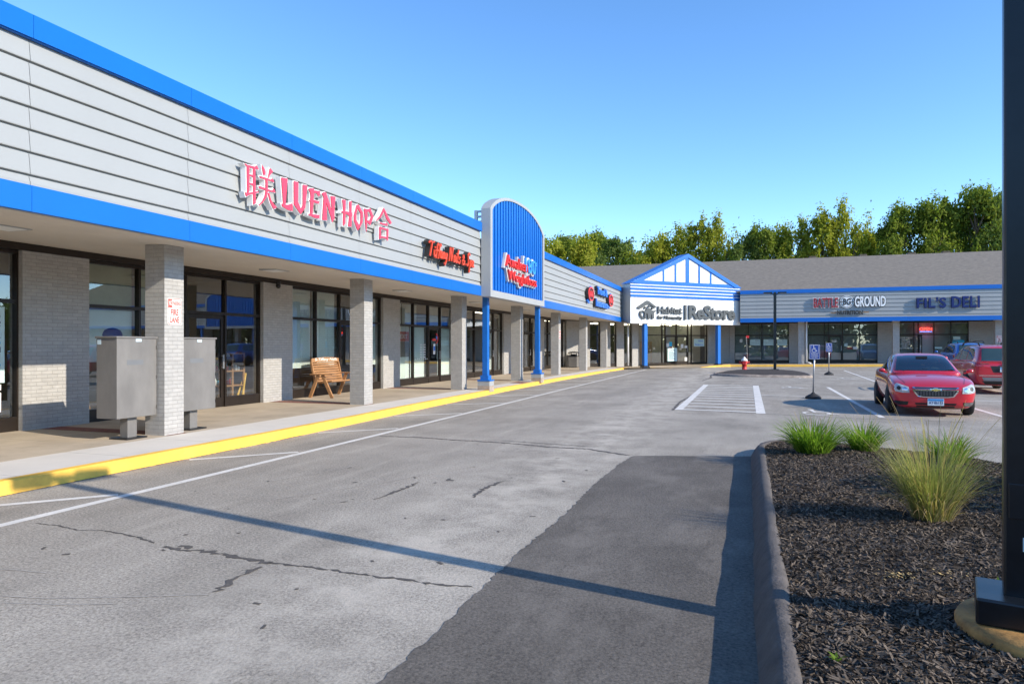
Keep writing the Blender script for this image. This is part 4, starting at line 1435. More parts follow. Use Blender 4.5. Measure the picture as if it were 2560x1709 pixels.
t = thing("shop_sign", "blue lettering between two red oval emblems on the far grey siding", "shop sign", FL(40, 0.1, 4.3))
m = MB()
add_text(m, FL, "Travel &", 39.1, 42.05, 4.64, 5.08, 0.15, 0.21, 0.03)
add_text(m, FL, "Insurance", 38.75, 42.1, 3.93, 4.36, 0.15, 0.21, 0.03)
m.build("lettering", "letter_blue", t)
m = MB()
add_text(m, FL, "Travel &", 39.07, 42.08, 4.61, 5.10, 0.03, 0.149, 0.05)
add_text(m, FL, "Insurance", 38.72, 42.13, 3.90, 4.38, 0.03, 0.149, 0.05)
m.build("letter_return", "letter_black", t)
for cx in (37.35, 43.2):
    e = [(cx + 0.70 * math.cos(a), 4.52 + 0.38 * math.sin(a)) for a in [2 * math.pi * i / 32 for i in range(32)]]
    m = MB(); m.prism(FL, e, 0.05, 0.19)
    eo = m.build("emblem", "letter_black", t)
    m = MB()
    inn = [(cx + 0.60 * math.cos(a), 4.52 + 0.31 * math.sin(a)) for a in [2 * math.pi * i / 32 for i in range(32)]]
    o2 = [(cx + 0.70 * math.cos(a), 4.52 + 0.38 * math.sin(a)) for a in [2 * math.pi * i / 32 for i in range(32)]]
    m.add([FL(s, 0.215, z) for s, z in o2] + [FL(s, 0.215, z) for s, z in inn] + [FL(s, 0.19, z) for s, z in o2], [(i, (i + 1) % 32, 32 + (i + 1) % 32, 32 + i) for i in range(32)] + [(i, (i + 1) % 32, 64 + (i + 1) % 32, 64 + i) for i in range(32)])
    add_text(m, FL, "AAA", cx - 0.52, cx + 0.52, 4.33, 4.72, 0.19, 0.215, 0.03)
    m.build("emblem_letters", "letter_red", eo)
    m = MB()   # blue swoosh behind the oval
    for a0, a1 in ((20, 75), (225, 262)):
        sw = [(cx + 0.05 + 0.82 * math.cos(R(a)), 4.50 + 0.52 * math.sin(R(a))) for a in range(a0, a1 + 1, 7)]
        sw2 = [(cx + 0.05 + 0.62 * math.cos(R(a)), 4.50 + 0.34 * math.sin(R(a))) for a in range(a1, a0 - 1, -7)]
        m.prism(FL, sw + sw2, 0.04, 0.12)
    m.build("swoosh", "letter_blue", eo)

t = thing("shop_sign", "dark grey charity shop logo and lettering on the white gable panel", "shop sign", FD(5, 0.05, 4.1))
m = MB()
for p in CHARITY_LOGO:
    m.prism(FD, p, 0.03, 0.13)
for c in CHARITY_HEADS:
    m.prism(FD, circle(c[0], c[1], 0.085, 12), 0.03, 0.128)
m.build("emblem", "letter_grey", t)
m = MB()
add_text(m, FD, "Habitat", 2.27, 4.42, 3.92, 4.43, 0.03, 0.13, 0.03)
add_text(m, FD, "for Humanity", 2.25, 4.42, 3.48, 3.80, 0.03, 0.13, 0.02)
m.fbox(FD, 4.64, 4.80, 0.03, 0.13, 3.53, 4.58)
add_text(m, FD, "ReStore", 5.03, 9.40, 3.58, 4.60, 0.03, 0.13, 0.035, 0, 0.95)
m.build("lettering", "letter_grey", t)

t = thing("shop_sign", "maroon and white nutrition shop sign with a round badge on the shaded siding", "shop sign", FR(6.7, 0.05, 4.6))
m = MB()
add_text(m, FR, "BATTLE", 4.45, 6.06, 4.40, 5.09, 0.09, 0.13, 0.02); m.build("lettering", "letter_maroon", t)
m = MB()
add_text(m, FR, "BATTLE", 4.41, 6.10, 4.36, 5.13, 0.03, 0.085, 0.05)
add_text(m, FR, "GROUND", 7.12, 9.08, 4.41, 5.16, 0.07, 0.13, 0.03)
m.prism(FR, circle(6.62, 4.78, 0.44, 28), 0.03, 0.085)
m.build("letter_return", "letter_white", t)
m = MB()
o2, i2 = circle(6.62, 4.78, 0.40, 28), circle(6.62, 4.78, 0.36, 28)
m.add([FR(s, 0.09, z) for s, z in o2] + [FR(s, 0.09, z) for s, z in i2], [(i, (i + 1) % 28, 28 + (i + 1) % 28, 28 + i) for i in range(28)])
add_text(m, FR, "BG", 6.36, 6.88, 4.55, 5.02, 0.086, 0.10, 0.03, 0.1)
add_text(m, FR, "NUTRITION", 6.0, 7.63, 3.88, 4.17, 0.03, 0.09, 0.01)
m.fbox(FR, 6.88, 7.10, 0.09, 0.12, 4.76, 4.80)
m.fbox(FR, 6.1, 6.36, 0.09, 0.12, 4.77, 4.81)
add_text(m, FR, "GROUND", 7.09, 9.11, 4.38, 5.19, 0.03, 0.065, 0.055)
m.build("badge", "letter_black", t)
m = MB()
m.fbox(FR, 5.58, 5.94, 0.03, 0.07, 4.0, 4.05); m.fbox(FR, 7.68, 8.02, 0.03, 0.07, 4.02, 4.07)
m.build("side_bar", "bench_wood", t)

t = thing("shop_sign", "navy blue delicatessen sign in square capitals on the shaded siding", "shop sign", FR(12.8, 0.05, 4.6))
m = MB()
for w, a, b, za, zb in (("FIL'S", 10.98, 12.70, 4.27, 4.96), ("DELI", 13.05, 14.66, 4.27, 4.99)):
    add_text(m, FR, w, a, b, za, zb, 0.12, 0.16, 0.022, 0, 1.06)
m.build("lettering", "letter_navy", t)
m = MB()
for w, a, b, za, zb in (("FIL'S", 10.95, 12.73, 4.24, 4.99), ("DELI", 13.02, 14.69, 4.24, 5.02)):
    add_text(m, FR, w, a, b, za, zb, 0.03, 0.115, 0.024, 0, 1.06)
m.build("letter_return", "letter_navy", t)

# ------------------------------------------------------------------ fire lane signs on brick columns
def fire_sign(F, s, d, z, label):
    t = thing("fire_lane_sign", label, "sign", F(s, d, z), "fire lane signs on brick columns")
    def rr(w, h, r=0.03, n=4):
        pts = []
        for cx, cy, a0 in ((w - r, h - r, 0), (-w + r, h - r, 90), (-w + r, -h + r, 180), (w - r, -h + r, 270)):
            pts += [(s + cx + r * math.cos(R(a0 + 90 * i / n)), z + cy + r * math.sin(R(a0 + 90 * i / n))) for i in range(n + 1)]
        return pts
    m = MB(); m.prism(F, rr(0.152, 0.232), d, d + 0.008); m.build("panel", "sign_white", t)
    m = MB()
    o, i_ = rr(0.143, 0.223), rr(0.133, 0.213, 0.024)
    n = len(o)
    m.add([F(a, d + 0.0095, b) for a, b in o] + [F(a, d + 0.0095, b) for a, b in i_], [(i, (i + 1) % n, n + (i + 1) % n, n + i) for i in range(n)])
    m.fbox(F, s - 0.132, s - 0.055, d + 0.0085, d + 0.0095, z + 0.075, z + 0.205)
    m.fbox(F, s - 0.132, s + 0.132, d + 0.0085, d + 0.0095, z + 0.064, z + 0.074)
    add_text(m, F, "PARKING", s - 0.045, s + 0.125, z + 0.105, z + 0.175, d + 0.0085, d + 0.0095, 0.03)
    add_text(m, F, "FIRE", s - 0.085, s + 0.085, z - 0.07, z + 0.04, d + 0.0085, d + 0.0095, 0.035)
    add_text(m, F, "LANE", s - 0.10, s + 0.10, z - 0.195, z - 0.085, d + 0.0085, d + 0.0095, 0.035)
    m.build("printing", "sign_red", t)
    m = MB(); add_text(m, F, "NO", s - 0.125, s - 0.062, z + 0.10, z + 0.185, d + 0.0097, d + 0.0102, 0.015); m.build("printing_reversed", "sign_white", t)
fire_sign(FL, 9.35, -0.963, 2.265, "white and red fire lane sign on the nearest brick column beside the grey cabinets")
fire_sign(FL, 34.99, -0.963, 2.25, "small no parking fire lane sign on the brick column just past the second blue post")
fire_sign(FR, 16.1, -0.968, 2.15, "small fire lane sign on the brick column right of the delicatessen windows")

# ------------------------------------------------------------------ grey cabinets beside the nearest column
def cabinet(y0, y1, label):
    t = thing("mailbox_cabinet", label, "mailbox cabinet", (-9.66, (y0 + y1) / 2, WALK), "grey mailbox cabinets either side of the nearest brick column")
    m = MB(); m.box(-9.88, -9.45, y0, y1, 0.515, 1.80); m.build("body", "cabinet_grey", t, bevel=0.006)
    m = MB(); m.box(-9.90, -9.43, y0 - 0.02, y1 + 0.02, 1.801, 1.83); m.build("lid", "cabinet_grey", t, bevel=0.006)
    ym = (y0 + y1) / 2
    m = MB(); m.box(-9.72, -9.56, ym - 0.09, ym + 0.09, 0.185, 0.513); p = m.build("pedestal", "cabinet_grey", t)
    m = MB(); m.box(-9.83, -9.45, ym - 0.2, ym + 0.2, 0.161, 0.184); m.build("base_plate", "black_metal", p)
    m = MB(); m.box(-9.449, -9.447, ym - 0.03, ym + 0.08, 1.745, 1.79)
    m.box(-9.86, -9.78, y0 - 0.003, y0 - 0.001, 1.70, 1.78)
    m.build("sticker", "sticker", t)
    m = MB()
    for k in range(3):
        z = 0.62 + 0.5 * k
        m.box(-9.453, -9.4485, y1 - 0.012, y1 - 0.004, z, z + 0.06)
    m.build("hinge", "black_metal", t)
    m = MB(); m.box(-9.4499, -9.4485, ym - 0.2, ym + 0.12, 1.37, 1.45); m.build("worn_label", "car_grey", t)
cabinet(8.33, 9.105, "grey metal mailbox cabinet on a post, on the near side of the first brick column")
cabinet(9.62, 10.47, "grey metal mailbox cabinet on a post, half hidden behind the first brick column")

# ------------------------------------------------------------------ slatted bench
t = thing("slatted_bench", "slatted wooden bench with A-frame legs in front of the nail salon window", "bench", (-11.75, 18.0, WALK))
Y0, Y1 = 17.25, 18.75
seat = MB(); back = MB()
for i in range(7):
    x = -11.95 + 0.075 * i
    seat.box(x, x + 0.06, Y0 + 0.06, Y1 - 0.06, 0.565 + 0.012 * i - (0.01 if i == 6 else 0), 0.59 + 0.012 * i)
for i in range(8):
    z = 0.64 + 0.072 * i
    x = -11.98 - 0.045 * i * 0.6
    back.bar((x, Y0 + 0.06, z), (x, Y1 - 0.06, z), 0.022, 0.055)
seat.build("seat", "bench_wood", t); back.build("backrest", "bench_wood", t)
m = MB()
n = 12
top = [(Y0 + 0.04 + (Y1 - Y0 - 0.08) * i / n, 1.30 + 0.035 * math.sin(math.pi * i / n)) for i in range(n + 1)]
Fb = Frame((-12.13, 0), (0, 1), (1, 0))
m.prism(Fb, [(Y0 + 0.04, 1.19), (Y1 - 0.04, 1.19)] + top[::-1], -0.016, 0.016)
hb = m.build("top_board", "bench_wood", t)
m = MB(); add_text(m, Fb, "S-Tiffany Nails", Y0 + 0.2, Y1 - 0.15, 1.205, 1.315, 0.017, 0.021, 0.01, 0.15); m.build("lettering", "sign_white", hb)
for y in (Y0, Y1):
    m = MB(); m.bar((-12.14, y, 0.16), (-11.86, y, 0.83), 0.05, 0.09, (1, 0, 0)); m.build("leg", "bench_wood", t)
    m = MB(); m.bar((-11.38, y, 0.16), (-11.72, y, 0.83), 0.05, 0.09, (1, 0, 0)); m.build("leg", "bench_wood", t)
    m = MB(); m.box(-12.12, -11.36, y - 0.05, y + 0.05, 0.83, 0.86); m.build("armrest", "bench_wood", t)
    m = MB(); m.bar((-11.98, y + (0.05 if y == Y0 else -0.05), 0.5), (-12.14, y + (0.05 if y == Y0 else -0.05), 1.2), 0.04, 0.06, (1, 0, 0)); m.build("back_support", "bench_wood", t)

# ------------------------------------------------------------------ litter bin
t = thing("litter_bin", "grey square litter bin with a dark hooded top by the far brick columns", "litter bin", (-11.5, 47.0, WALK))
m = MB(); m.box(-11.8, -11.2, 46.7, 47.3, 0.19, 0.93); m.build("body", "cabinet_grey", t, bevel=0.02)
m = MB(); m.box(-11.82, -11.18, 46.68, 47.32, 0.931, 0.97)
for x in (-11.78, -11.24):
    for y in (46.72, 47.26): m.box(x, x + 0.04, y, y + 0.04, 0.97, 1.17)
m.lathe([(0.43, 1.17), (0.40, 1.2), (0.3, 1.25), (0.05, 1.28)], (-11.5, 47.0, 0), 4, smooth=False)
m.box(-11.7, -11.3, 46.8, 47.2, 0.97, 1.1)
m.build("hood", "black_metal", t)
m = MB(); m.box(-11.76, -11.24, 46.74, 47.26, 0.161, 0.189); m.build("base", "black_metal", t)

# ------------------------------------------------------------------ small camera above the second pier
t = thing("security_camera", "small black security camera under the soffit above the brick pier beside the restaurant door", "camera", (-12.15, 15.75, 3.4))
m = MB(); m.lathe([(0.07, 3.42), (0.07, 3.36), (0.03, 3.34)], (-12.1, 15.75, 0), 12); m.build("mount", "black_metal", t)
m = MB(); m.lathe([(0.001, 3.23), (0.05, 3.25), (0.07, 3.30), (0.06, 3.345)], (-12.1, 15.75, 0), 12); m.build("dome", "black_metal", t)

# ------------------------------------------------------------------ things behind the restaurant glass
t = thing("paper_lantern", "blue paper lantern hanging in the restaurant window above the nearest cabinet", "lantern", (-12.75, 10.95, 2.0))
m = MB(); m.lathe([(0.06, 1.62), (0.26, 1.68), (0.37, 1.80), (0.40, 1.90), (0.37, 2.0), (0.26, 2.1), (0.08, 2.14)], (-12.85, 10.95, 0), 20); m.build("shade", "sign_blue", t)
m = MB()
for dy in (-0.25, 0.25): m.tube((-12.85, 10.95 + dy, 2.06), (-12.85, 10.95 + dy * 1.3, 3.4), 0.006, n=5)
m.build("cord", "black_metal", t)
t = thing("display_stand", "wooden display stand with shelves behind the restaurant glass", "display stand", (-13.0, 14.75, WALK))
m = MB()
for y in (14.3, 14.72, 15.15):
    for x in (-12.75, -13.15): m.box(x - 0.025, x + 0.025, y - 0.03, y + 0.03, 0.17, 1.45)
for z in (0.62, 1.0, 1.45): m.box(-13.18, -12.72, 14.27, 15.18, z, z + 0.035)
m.build("frame", "bench_wood", t)
for mt, sd in (("sign_white", 1), ("hydrant_red", 2), ("grass_lily", 3), ("poster_cyan", 4)):
    r2 = random.Random(sd); m = MB()
    for z in (0.655, 1.035):
        for _ in range(4):
            y = 14.33 + r2.random() * 0.75; x = -12.8 - r2.random() * 0.3
            m.lathe([(0.045, z), (0.05, z + 0.1), (0.03, z + 0.1 + 0.1 * r2.random())], (x, y, 0), 8)
    m.build("jar", mt, t)
t = thing("floor_sign", "leaning yellow floor sign behind the restaurant glass", "floor sign", (-12.75, 15.2, WALK))
m = MB(); m.bar((-12.7, 15.02, 0.17), (-12.72, 15.2, 0.95), 0.03, 0.05); m.bar((-12.9, 15.02, 0.17), (-12.73, 15.2, 0.95), 0.03, 0.05)
m.build("frame", "kerb_yellow", t)
t = thing("folding_easel", "wooden easel standing inside the window behind the nearest cabinet", "easel", (-12.8, 10.35, WALK))
m = MB(); m.bar((-12.7, 10.62, 0.17), (-12.8, 10.4, 1.0), 0.03, 0.05); m.bar((-12.9, 10.25, 0.17), (-12.8, 10.4, 1.0), 0.03, 0.05); m.bar((-12.75, 10.5, 0.62), (-12.85, 10.32, 0.62), 0.03, 0.04)
m.build("frame", "bench_wood", t)
# poster in the window at the left end
t = thing("window_poster", "pale charity poster with blue printing in the leftmost window", "poster", (-12.38, 8.2, 1.5))
m = MB(); m.fbox(FL, 7.55, 8.64, GL + 0.004, GL + 0.008, 1.03, 2.36); m.build("sheet", "poster_pale", t)
m = MB()
for w, z0_, z1_, a in (("Habitat", 2.06, 2.28, 7.7), ("for Humanity", 1.94, 2.07, 7.65), ("donations, Inc.", 1.80, 1.89, 7.7), ("9 AM - 5 PM", 1.56, 1.66, 7.9)):
    add_text(m, FL, w, a, 8.57, z0_, z1_, GL + 0.0085, GL + 0.010, 0.015)
m.build("printing", "letter_black", t)
m = MB()
for w, z0_, z1_, a in (("555-0000", 1.69, 1.77, 7.9), ("thank you", 1.30, 1.38, 8.0), ("of CT", 1.13, 1.2, 8.25)):
    add_text(m, FL, w, a, 8.57, z0_, z1_, GL + 0.0085, GL + 0.010, 0.015)
m.build("printing_blue", "poster_cyan", t)
t = thing("window_poster", "small white notice low in the leftmost window below the charity poster", "poster", (-12.38, 8.4, 0.7))
m = MB(); m.fbox(FL, 8.28, 8.58, GL + 0.004, GL + 0.008, 0.52, 0.86); m.fbox(FL, 8.38, 8.58, GL + 0.004, GL + 0.008, 0.9, 1.0); m.build("sheet", "sign_white", t)
# office door notices in the third shop
t = thing("window_poster", "red and white exit poster in the frosted shop window", "poster", (-12.45, 23.9, 1.6))
m = MB(); m.fbox(FL, 23.35, 24.2, GL - 0.10, GL - 0.095, 1.85, 2.22); m.build("sheet", "sign_red", t)
m = MB(); add_text(m, FL, "EXIT", 23.5, 24.05, 1.95, 2.12, GL - 0.0945, GL - 0.093, 0.02); m.build("printing", "sign_white", t)
m = MB(); m.fbox(FL, 23.35, 24.2, GL - 0.10, GL - 0.095, 1.25, 1.84); m.build("lower_sheet", "cabinet_grey", t)
t = thing("window_decal", "white opening hours lettering on the frosted glass left of the office door", "window lettering", (-12.4, 25.2, 1.5))
m = MB()
for i in range(6):
    m.fbox(FL, 24.95, 25.15, GL + 0.004, GL + 0.006, 1.70 - 0.1 * i, 1.74 - 0.1 * i)
    m.fbox(FL, 25.25, 25.45, GL + 0.004, GL + 0.006, 1.70 - 0.1 * i, 1.74 - 0.1 * i)
for i in range(7): m.fbox(FL, 24.55 + 0.17 * i, 24.62 + 0.17 * i, GL + 0.004, GL + 0.006, 1.12, 1.17)
m.build("printing", "sign_white", t)
t = thing("door_notice", "blue and white notice with a red arc on the glass office door", "notice", (-12.4, 26.3, 1.5))
m = MB(); m.fbox(FL, 26.12, 26.32, GL + 0.03, GL + 0.034, 1.32, 1.75); m.build("sheet", "sign_white", t)
m = MB(); m.fbox(FL, 26.13, 26.31, GL + 0.035, GL + 0.037, 1.48, 1.66); m.fbox(FL, 26.4, 26.52, GL + 0.03, GL + 0.034, 1.95, 2.08); m.build("blue_square", "letter_blue", t)
m = MB()
arc = [(26.3 + 0.32 * math.cos(R(a)), 1.98 + 0.24 * math.sin(R(a))) for a in range(-70, 71, 14)]
arc2 = [(26.3 + 0.26 * math.cos(R(a)), 1.98 + 0.19 * math.sin(R(a))) for a in range(70, -71, -14)]
m.prism(FL, arc + arc2, GL + 0.03, GL + 0.034); m.fbox(FL, 26.05, 26.38, GL + 0.03, GL + 0.0345, 1.88, 1.97)
m.build("red_arc", "letter_red", t)
# sandwich board just inside the gabled entrance
t = thing("notice_board", "pale printed notice board standing in front of the gabled entrance doors", "notice board", FD(6.0, -2.9, 0.25))
m = MB(); m.fbox(FD, 5.57, 6.48, DW + 0.03, DW + 0.06, 0.50, 1.50); m.build("panel", "poster_pale", t)
m = MB()
add_text(m, FD, "WELCOME", 5.8, 6.25, 1.30, 1.38, DW + 0.0605, DW + 0.063, 0.01)
for i in range(8): m.fbox(FD, 5.68, 6.1 + 0.05 * ((i * 7) % 5), DW + 0.0605, DW + 0.063, 1.20 - 0.08 * i, 1.225 - 0.08 * i)
m.build("printing", "letter_navy", t)
m = MB(); m.fbox(FD, 5.6, 5.65, DW + 0.0, DW + 0.029, 0.25, 1.4); m.fbox(FD, 6.4, 6.45, DW + 0.0, DW + 0.029, 0.25, 1.4); m.build("leg", "black_metal", t)
# traffic cone in the nutrition shop window
t = thing("traffic_cone", "orange traffic cone with a white band standing inside the nutrition shop window", "traffic cone", (7.15, 58.5, 0.46))
m = MB(); m.lathe([(0.15, 0.47), (0.15, 0.5), (0.11, 0.51), (0.07, 0.85)], (7.15, 58.5, 0), 14); m.lathe([(0.045, 1.02), (0.025, 1.2)], (7.15, 58.5, 0), 14); m.build("cone", "letter_red", t)
m = MB(); m.lathe([(0.071, 0.851), (0.046, 1.019)], (7.15, 58.5, 0), 14); m.build("band", "sign_white", t)

# ------------------------------------------------------------------ fire hydrant
hx, hy = -0.2, 42.1
hz = ground_z(hx, hy) + 0.13
t = thing("fire_hydrant", "red fire hydrant with a white cap and a tall marker flag on the mulch island", "fire hydrant", (hx, hy, hz))
m = MB()
m.lathe([(0.19, -0.05), (0.19, 0.04), (0.13, 0.05), (0.13, 0.34), (0.16, 0.36), (0.16, 0.40), (0.135, 0.42), (0.14, 0.56)], (hx, hy, hz), 20)
m.tube((hx - 0.25, hy, hz + 0.47), (hx + 0.25, hy, hz + 0.47), 0.065, n=12)
m.tube((hx, hy - 0.24, hz + 0.45), (hx, hy, hz + 0.45), 0.085, n=12)
m.build("barrel", "hydrant_red", t)
m = MB(); m.lathe([(0.185, 0.56), (0.185, 0.60), (0.15, 0.63), (0.11, 0.70), (0.05, 0.75), (0.035, 0.80), (0.02, 0.81)], (hx, hy, hz), 20); m.build("bonnet", "sign_white", t)
m = MB()
for s in (-1, 1):
    m = MB(); m.tube((hx + s * 0.25, hy, hz + 0.47), (hx + s * 0.29, hy, hz + 0.47), 0.08, n=8); m.build("outlet_cap", "hydrant_red", t)
m = MB(); m.tube((hx, hy - 0.28, hz + 0.45), (hx, hy - 0.24, hz + 0.45), 0.1, n=8); m.build("outlet_cap", "hydrant_red", t)
m = MB(); m.tube((hx + 0.19, hy, hz + 0.5), (hx + 0.1, hy + 0.1, hz + 2.0), 0.008, n=6); fr_ = m.build("marker_rod", "concrete_new", t)
m = MB(); m.box(hx + 0.09, hx + 0.26, hy + 0.09, hy + 0.1, hz + 1.88, hz + 2.02); m.build("flag", "letter_red", fr_)

# ------------------------------------------------------------------ car park lamp on the island
lx, ly = 1.42, 41.2
lz = ground_z(lx, ly) + 0.2
t = thing("parking_lamp", "slim dark car park lamp post with two flat heads on the mulch island", "lamp post", (lx, ly, lz))
m = MB(); m.box(lx - 0.075, lx + 0.075, ly - 0.075, ly + 0.075, lz, 4.66); m.build("pole", "pole_dark", t)
m = MB(); m.box(lx - 0.2, lx + 0.2, ly - 0.2, ly + 0.2, lz - 0.08, lz + 0.06); m.build("base", "pole_dark", t)
m = MB(); m.box(lx - 0.55, lx + 0.5, ly - 0.5, ly + 0.5, lz - 0.16, lz - 0.02); m.build("footing", "concrete_raw", t)
for s in (-1, 1):
    m = MB()
    a, b = sorted((lx + s * 0.14, lx + s * 0.60))
    m.box(a, b, ly - 0.17, ly + 0.17, 4.60, 4.66)
    m.bar((lx + s * 0.05, ly, 4.52), (lx + s * 0.25, ly, 4.62), 0.06, 0.05)
    m.build("lamp_head", "pole_dark", t)

# ------------------------------------------------------------------ disabled parking signs on rubber bases
def parking_sign(x, y, lean, label):
    z = ground_z(x, y)
    t = thing("parking_sign", label, "parking sign", (x, y, z), "blue disabled parking signs on rubber bases")
    m = MB(); m.lathe([(0.23, 0.0), (0.24, 0.03), (0.22, 0.07), (0.12, 0.13), (0.06, 0.16), (0.05, 0.19)], (x, y, z), 14); m.build("base", "rubber", t)
    tx = x + lean
    m = MB(); m.tube((x, y, z + 0.1), (tx, y, z + 1.62), 0.025, n=8); m.build("post", "galvanised", t)
    F = Frame((tx, y - 0.03), (1, 0), (0, -1))
    zc = z + 1.46
    def rr(w, h, r=0.02):
        pts = []
        for cx, cy, a0 in ((w - r, h - r, 0), (-w + r, h - r, 90), (-w + r, -h + r, 180), (w - r, -h + r, 270)):
            pts += [(cx + r * math.cos(R(a0 + 30 * i)), zc + cy + r * math.sin(R(a0 + 30 * i))) for i in range(4)]
        return pts
    m = MB(); m.prism(F, rr(0.152, 0.23), 0, 0.006); p = m.build("panel", "sign_blue", t)
    m = MB()
    o, i_ = rr(0.146, 0.224), rr(0.138, 0.216)
    n = len(o)
    m.add([F(a, 0.0075, b) for a, b in o] + [F(a, 0.0075, b) for a, b in i_], [(i, (i + 1) % n, n + (i + 1) % n, n + i) for i in range(n)])
    for i, q in enumerate(wheelchair()):
        m.prism(F, [(a * 0.2 - 0.01, zc + 0.085 + b * 0.2) for a, b in q], 0.0065, 0.0075 + 0.0002 * i)
    sq = [(-0.11, -0.035), (0.11, -0.035), (0.11, 0.205), (-0.11, 0.205)]
    for a, b in ((0, 1), (1, 2), (2, 3), (3, 0)):
        (x0, z0_), (x1, z1_) = sq[a], sq[b]
        m.fbox(F, min(x0, x1) - 0.004, max(x0, x1) + 0.004, 0.0063, 0.0074, zc + min(z0_, z1_) - 0.004, zc + max(z0_, z1_) + 0.004)
    for i, (w, hw) in enumerate((("RESERVED", .105), ("PARKING", .09), ("STATE PERMIT", .11), ("REQUIRED", .085))):
        zz = zc - 0.082 - 0.038 * i
        add_text(m, F, w, -hw, hw, zz, zz + 0.026, 0.0065, 0.0076, 0.01)
    m.build("printing", "sign_white", p)
parking_sign(1.93, 23.5, 0.04, "blue disabled parking sign on a leaning post, left of the bright red car")
parking_sign(4.05, 40.0, 0.0, "blue disabled parking sign standing farther off, between the lamp island and the cars")

# ------------------------------------------------------------------ dark pole at the right edge
px_, py_ = 1.335, 4.22
pz = mulch_z(px_, py_)
t = thing("lamp_pole", "glossy dark square pole on a yellow concrete footing in the mulch bed", "lamp post", (px_, py_, pz))
a = R(-14)
FP = Frame((px_, py_), (math.cos(a), math.sin(a)), (math.sin(a), -math.cos(a)))
TOP = 4.78
m = MB(); m.fbox(FP, -0.08, 0.08, -0.08, 0.08, pz + 0.07, TOP); pole = m.build("pole", "pole_dark", t, bevel=0.012)
m = MB(); m.fbox(FP, -0.06, 0.06, 0.08, 0.088, 0.80, 0.98); m.build("hand_hole_cover", "pole_dark", pole, bevel=0.004)
m = MB(); m.fbox(FP, -0.0, 0.03, 0.0805, 0.082, 0.64, 0.71); m.build("sticker", "sticker", pole)
m = MB(); m.fbox(FP, -0.20, 0.24, -0.20, 0.20, pz + 0.055, pz + 0.19); m.build("base_cover", "pole_dark", t, bevel=0.012)
m = MB()
prof = [(0.44, -0.12), (0.445, 0.02), (0.43, 0.05), (0.30, 0.056), (0.001, 0.056)]
m.lathe(prof, (px_ + 0.15, py_ - 0.02, pz), 36); m.build("footing", "yellow_paint", t)
m = MB()
for s in (-1, 1):
    m.fbox(FP, -0.13, 0.13, s * 0.38 - 0.24, s * 0.38 + 0.24, TOP - 0.06, TOP + 0.03)
m.fbox(FP, -0.05, 0.05, -0.25, 0.25, TOP - 0.05, TOP + 0.02)
m.build("lamp_head", "pole_dark", t)
# ------------------------------------------------------------------ grasses in the bed
def blade(V, Fc, base, dirx, diry, length, width, droop, n=6, twist=0.0, stem=False):
    b = len(V)
    x, y, z = base
    ang = droop[0]
    px, py, pz = x, y, z
    step = length / n
    h = math.hypot(dirx, diry) or 1
    ux, uy = dirx / h, diry / h
    for i in range(n + 1):
        t = i / n
        w = width * (1 - t ** 1.6) * (0.6 + 0.4 * min(1, t * 5)) + 0.0006
        if stem:
            w = width
        sx, sy = -uy * w / 2, ux * w / 2
        V.append((px - sx, py - sy, pz + 0.3 * w)); V.append((px + sx, py + sy, pz))
        px += ux * math.sin(ang) * step; py += uy * math.sin(ang) * step; pz += math.cos(ang) * step
        ang += droop[1] / n
    Fc += [(b + 2 * i, b + 2 * i + 1, b + 2 * i + 3, b + 2 * i + 2) for i in range(n)]

def clump_part(name, mat, parent, base, count, radius, length, width, lean, bend, seed, n=6, stem=False, zmin=None):
    r = random.Random(seed)
    V, Fc = [], []
    for _ in range(count):
        a = r.uniform(0, 6.283)
        rr = radius * math.sqrt(r.random())
        d = r.uniform(0, 6.283) if r.random() < 0.15 else a + r.gauss(0, 0.5)
        L = length * r.uniform(0.55, 1.08)
        blade(V, Fc, (base[0] + rr * math.cos(a), base[1] + rr * math.sin(a), base[2] - 0.02), math.cos(d), math.sin(d), L, width * r.uniform(0.7, 1.2),
              (lean * (0.15 + rr / radius * 0.85) * r.uniform(0.5, 1.2), bend * r.uniform(0.3, 1.25)), n, stem=stem)
    m = MB(); m.add(V, Fc)
    return m.build(name, mat, parent, recalc=False)

for (x, y, h, rad, cnt, seed, lab) in ((0.86, 10.45, 0.62, 0.20, 520, 1, "bright green strappy daylily clump at the rounded left tip of the mulch bed"),
                                       (1.55, 10.85, 0.56, 0.15, 380, 2, "smaller bright green daylily clump between the left clump and the fountain grass"),
                                       (2.44, 10.1, 0.5, 0.16, 260, 3, "green daylily clump half hidden behind the tall pale fountain grass")):
    z = mulch_z(x, y)
    t = thing("daylily_clump", lab, "plant", (x, y, z), "daylily clumps in the mulch bed")
    clump_part("leaves", "grass_lily", t, (x, y, z), cnt, rad, h, 0.017, 0.62, 1.15, seed)
    clump_part("flower_stalk", "grass_straw", t, (x, y, z), 9, rad * 0.6, h * 1.02, 0.006, 0.3, 0.35, seed + 50, 4, True)
x, y = 1.47, 6.68
z = mulch_z(x, y)
t = thing("fountain_grass", "tall pale fountain grass tuft with arching straw seed stalks in the mulch bed", "plant", (x, y, z))
clump_part("leaves", "grass_fountain", t, (x, y, z), 820, 0.13, 0.80, 0.0065, 0.42, 0.8, 11, 8)
clump_part("dry_leaves", "grass_straw", t, (x, y, z), 240, 0.15, 0.68, 0.006, 0.5, 1.6, 12, 8)
clump_part("seed_stalk", "grass_straw", t, (x, y, z), 64, 0.11, 1.08, 0.004, 0.42, 0.5, 13, 7, True)

